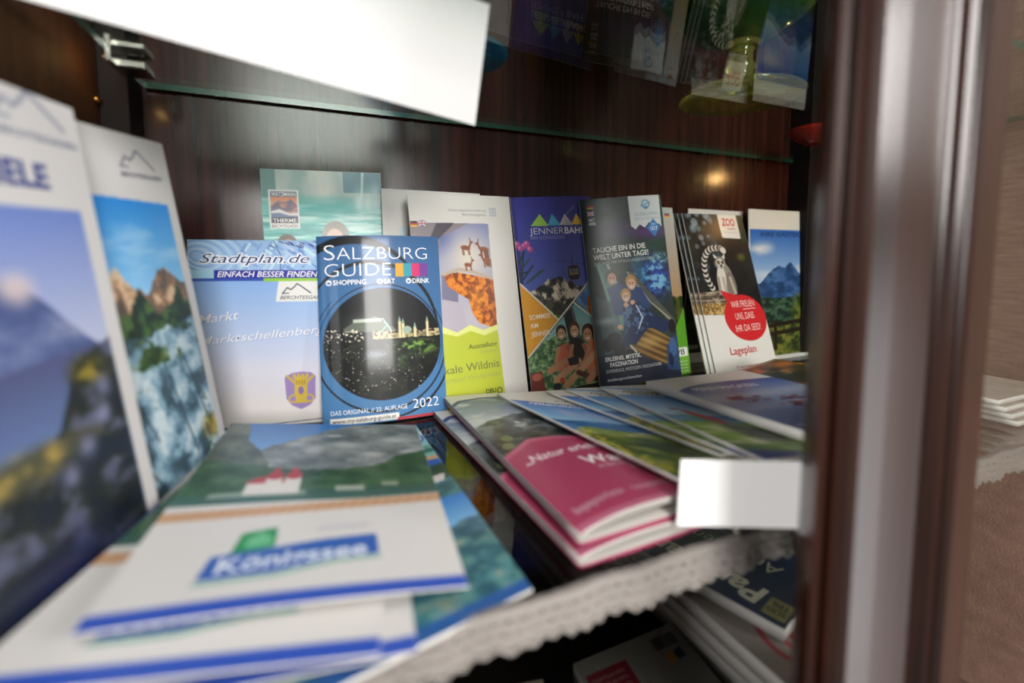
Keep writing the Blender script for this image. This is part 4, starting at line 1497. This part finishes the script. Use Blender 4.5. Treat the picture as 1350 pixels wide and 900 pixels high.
M_PINKBACK = mat('pink_cover', '#b5456b', .35)
for lab, P, k in (('lower pink hiking magazine, its left edge showing under the other pink one',
                   [(.0938, .4027, .0062), (.1935, .3820, .0062), (.2084, .180, .0062), (.1084, .1754, .0062)], .0035),
                  ('upper pink hiking magazine with a mountain picture, its front end bulging open',
                   [(.1049, .4090, .0165), (.2048, .3860, .0165), (.2087, .181, .0165), (.1087, .1763, .0165)], .0062)):
    mg = lying('magazine', lab, 'magazine', A_HIKE, P, .0011, bulge(k), None, HIKE)
    low = .0060 if k < .005 else .0062
    leaves(mg, A_HIKE, P, .0008, [('leaf', k * .82, -.0013, M_LEAF), ('leaf', -.0004, -.0034, M_LEAF), ('back_cover', -.0012, -.0044, M_PINKBACK)], None)
MAG = 'magazines lying on the right half of the shelf'
lying('magazine', 'magazine with a green valley under blue sky, lying on the pink magazines', 'magazine', A_VALLEY,
      [(.1437, .3746, .0250), (.247, .351, .0250), (.275, .170, .0275), (.1742, .1832, .0275)], .0022, None, None, MAG)
lying('magazine', 'second green valley magazine, a strip showing between the first and the paraglider maps', 'magazine', A_VALLEY,
      [(.1815, .3532, .0290), (.286, .328, .0290), (.3180, .1750, .0305), (.2136, .1940, .0305)], .0022, None, None, MAG)
lying('panorama_map', 'lower paraglider panorama map, only its pale left edge showing', 'map', A_PARA,
      [(.1955, .3434, .0318), (.2990, .315, .0318), (.3220, .158, .0330), (.2188, .1810, .0330)], .0022, None, None, MAG)
lying('panorama_map', 'upper panorama map with a red paraglider, under the thick white holiday magazine', 'map', A_PARA,
      [(.2200, .3289, .0346), (.3250, .302, .0346), (.3264, .152, .0352), (.2214, .1710, .0352)], .0022, None, None, MAG)
lying('holiday_magazine', 'thick white holiday magazine with a blue cover and dark red leaves', 'magazine', art_magazine(),
      [(.2487, .3034, .0428), (.3535, .2997, .0428), (.3670, .170, .0428), (.2622, .1732, .0428)], .0066, None, None, MAG)
A_AUT = art_autumn()
for k in range(4):
    d = Vector((.0025, -.0022)) * k
    z = .0075 * (k + 1)
    lying('magazine', ['bottom', 'second lowest', 'third', 'top'][k] + ' autumn brown magazine beside the door stile, ' +
          ['resting on the glass', 'under two others', 'just under the brown cover', 'its brown and orange cover showing'][k], 'magazine', A_AUT,
          [(.3715 + d.x, .341 + d.y, z), (.472 + d.x, .370 + d.y, z), (.513 + d.x, .226 + d.y, z), (.4125 + d.x, .197 + d.y, z)], .0055, None, None, 'autumn brown magazine stack')
for k in range(4):
    z = .0058 * (k + 1)
    x, y = .545 - .004 * k, .186 + .003 * k
    lying('magazine', ['bottom', 'second lowest', 'third', 'top'][k] + ' pale magazine of the stack seen to the right of the door stile', 'magazine',
          art_catalog(3 + k), [(x, y + .15, z), (x + .105, y + .15, z), (x + .105, y, z), (x, y, z)], .0045, None, None, 'pale magazine stack right of the door')

# ------------------------------------------------------------------ lower compartment
LOW = 'catalogues stacked below the glass shelf'
z = ZB
r = random.Random(3)
N_CAT = 5
for k in range(N_CAT):
    th = .0215 if k < 2 else .0098
    z += th + .0003
    dx, dy = r.uniform(-.002, .002), r.uniform(-.003, .003)
    TL = Vector(((.2650 if k < 2 else .2335) + dx, .160 + dy))
    e = Vector((-.02, .9998))
    f = Vector((.9998, .02))
    P = [TL, TL + e * .21, TL + e * .21 + f * .15, TL + f * .15]
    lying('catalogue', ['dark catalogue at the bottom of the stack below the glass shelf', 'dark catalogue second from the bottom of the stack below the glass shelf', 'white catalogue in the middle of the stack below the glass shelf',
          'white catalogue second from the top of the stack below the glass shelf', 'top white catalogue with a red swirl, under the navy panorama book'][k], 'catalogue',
          art_catalog(0 if k == N_CAT - 1 else 20 + k), [(p.x, p.y, z) for p in P], th, None, None, LOW, M_DARKPAGES if k < 2 else M_SHADEPAPER)
ZC = z
TL = Vector((.2570, .1800))
e, f = Vector((-.30, .954)), Vector((.954, .30))
P = [TL, TL + e * .20, TL + e * .20 + f * .105, TL + f * .105]
lying('panorama_book', 'navy panorama book with pale upside-down title, on the catalogue stack below the lace', 'book', art_panorama(),
      [(p.x, p.y, ZC + .0088) for p in P], .0082, None, None, None)
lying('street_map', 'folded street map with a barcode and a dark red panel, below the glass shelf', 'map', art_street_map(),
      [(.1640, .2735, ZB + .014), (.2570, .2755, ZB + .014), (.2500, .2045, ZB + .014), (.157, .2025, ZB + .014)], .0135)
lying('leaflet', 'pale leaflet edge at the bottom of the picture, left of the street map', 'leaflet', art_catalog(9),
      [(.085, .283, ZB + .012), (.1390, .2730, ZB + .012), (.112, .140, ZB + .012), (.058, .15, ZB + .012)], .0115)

# ------------------------------------------------------------------ blank paper sign and card
def quad_sheet(name, P, t, m, label, cat, seg=10, bow=0.0):
    P = [Vector(p) for p in P]
    n = (P[1] - P[0]).cross(P[3] - P[0]).normalized()
    root = empty(name, tuple(P[3]))
    V, F = [], []
    for s in (0, 1):
        for j in range(seg + 1):
            for i in range(seg + 1):
                a, b = i / seg, j / seg
                p = (P[0] * (1 - a) + P[1] * a) * (1 - b) + (P[3] * (1 - a) + P[2] * a) * b
                V.append(p - n * (t * s) + n * bow * math.sin(math.pi * b) - P[3])
    N = (seg + 1) ** 2
    ix = lambda i, j, s: s * N + j * (seg + 1) + i
    for j in range(seg):
        for i in range(seg):
            F.append((ix(i, j, 0), ix(i + 1, j, 0), ix(i + 1, j + 1, 0), ix(i, j + 1, 0)))
            F.append((ix(i, j, 1), ix(i, j + 1, 1), ix(i + 1, j + 1, 1), ix(i + 1, j, 1)))
    for k in range(seg):
        F.append((ix(k, 0, 0), ix(k, 0, 1), ix(k + 1, 0, 1), ix(k + 1, 0, 0)))
        F.append((ix(k, seg, 0), ix(k + 1, seg, 0), ix(k + 1, seg, 1), ix(k, seg, 1)))
        F.append((ix(0, k, 0), ix(0, k + 1, 0), ix(0, k + 1, 1), ix(0, k, 1)))
        F.append((ix(seg, k, 0), ix(seg, k, 1), ix(seg, k + 1, 1), ix(seg, k + 1, 0)))
    me = bpy.data.meshes.new(name)
    me.from_pydata([tuple(v) for v in V], [], F)
    me.update()
    b = bmesh.new()
    b.from_mesh(me)
    bmesh.ops.recalc_face_normals(b, faces=b.faces[:])
    b.to_mesh(me)
    b.free()
    tag(root, label, cat)
    obj('sheet', me, m, root)
    return root


quad_sheet('paper_sign', [(-.1107, .2131, .2835), (.0925, .252, .2835), (.0907, .2737, .2241), (-.112, .229, .240)], .0012, M_CARD,
           'large blank white paper sign hanging tilted under the upper glass shelf', 'sign')
card = quad_sheet('price_card', [(.1646, .1735, .0442), (.2260, .1452, .0442), (.2228, .1452, .0103), (.1632, .1735, .0103)], .0010, M_CARD,
                  'small blank white card clipped to the front edge of the shelf', 'card')
b = bmesh.new()
box(b, (.030, -.0100, -.0075), (.046, .0030, -.0045), .0008)
box(b, (.030, -.0122, -.0075), (.046, -.0102, .0080), .0006)
bm_obj('clip', b, M_METAL, card)

# ------------------------------------------------------------------ lace along the shelf edge
nx, x0, x1 = 1560, XL + .004, XR - .006
prof = []                       # across the band: on the glass, over the edge, hanging
for k in range(9):
    prof.append((.1664 - .0004 * k, .0009))
for k in range(1, 13):
    prof.append((.1630 - .00028 * k, .0009 - .00105 * k))
ns = len(prof)
xs = np.linspace(x0, x1, nx)
V = []
for j, (y, zz) in enumerate(prof):
    t = j / (ns - 1)
    sc = (.5 - .5 * np.cos(2 * np.pi * xs / .0088 + 1.4 * np.sin(xs * 57) + .8 * np.sin(xs * 131))) ** 1.0
    dz = -sc * .0020 * max(0, (t - .55) / .45) + .0006 * np.sin(2 * np.pi * xs / .05)
    ridge = .0007 * np.sin(2 * np.pi * xs / .0022 + j * 1.7) + .0005 * np.sin(2 * np.pi * j / 3.2)
    V.append(np.stack([xs, y - ridge * (t > .4) - .0012 * np.sin(2 * np.pi * xs / .031) * t, zz + dz + np.abs(ridge) * (t <= .4)], -1))
V = np.concatenate(V)
keep = []
for j in range(ns - 1):
    i = np.arange(nx - 1)
    hole = ((i // 2 + (j // 2) * 1) % 3 == 0) & ((j % 4) == 2) & (j > 9)
    i = i[~hole]
    keep.append(np.stack([j * nx + i, j * nx + i + 1, (j + 1) * nx + i + 1, (j + 1) * nx + i], -1))
me = mesh_np('lace_trim', V, np.concatenate(keep), smooth=True)
lace = obj('lace_trim', me, M_LACE)
tag(lace, 'white scalloped lace trim hanging along the front edge of the lower glass shelf', 'lace')
so = lace.modifiers.new('thickness', 'SOLIDIFY')
so.thickness = .0007

# ------------------------------------------------------------------ glasses on the upper shelf
def goblet(loc, label, bowl_m, foot_m, s=1.0, rb=.052, hs=.048):
    root = empty('goblet', loc)
    tag(root, label, 'glass')
    b = bmesh.new()
    lathe(b, [(0, .0006), (.020, .0004), (.039, .0), (.0405, .0012), (.039, .0026), (.024, .0050), (.012, .0085), (.0085, .0120), (.0078, .018), (.0105, .0205), (.0078, .0235), (.0072, .030), (.0095, .0335), (.0072, .0370), (.0085, hs - .004), (.013, hs), (0, hs)])
    for v in b.verts:
        v.co *= s
    bm_obj('stem', b, foot_m, root, True)
    b = bmesh.new()
    o_ = [(0, hs + .0004), (.014, hs + .0010), (.030, hs + .008), (.043, hs + .020), (rb, hs + .038), (rb + .002, hs + .056), (rb - .002, hs + .080), (rb - .006, hs + .096)]
    i_ = [(r_ - .0016, z_ + (.0016 if r_ < .02 else .0006)) for r_, z_ in o_[1:]][::-1]
    i_[0] = (o_[-1][0] - .0012, o_[-1][1])
    lathe(b, o_ + i_ + [(0, hs + .003)])
    for v in b.verts:
        v.co *= s
    bm_obj('bowl', b, bowl_m, root, True)
    return root


goblet((.362, .322, ZU), 'green wine goblet with a yellowish stem and foot, on the upper glass shelf', M_GREEN, M_AMBER, 1.32, .056, .036)
goblet((.099, .335, ZU), 'turquoise goblet on the upper glass shelf, mostly hidden by the white paper sign', M_CYAN, M_CYAN, .9)
root = empty('glass_dish', (.592, .405, ZU))
tag(root, 'small red dish on the right end of the upper glass shelf', 'dish')
b = bmesh.new()
lathe(b, [(0, 0), (.014, 0), (.016, .002), (.024, .006), (.032, .014), (.034, .018), (.0325, .018), (.023, .0085), (.012, .004), (0, .004)], 40)
bm_obj('bowl', b, M_RED, root, True)
b = bmesh.new()
bmesh.ops.create_uvsphere(b, u_segments=16, v_segments=10, radius=.006)
for v in b.verts:
    v.co = Vector((v.co.x, v.co.y, v.co.z + .0095))
bm_obj('knob', b, M_RED, root, True)
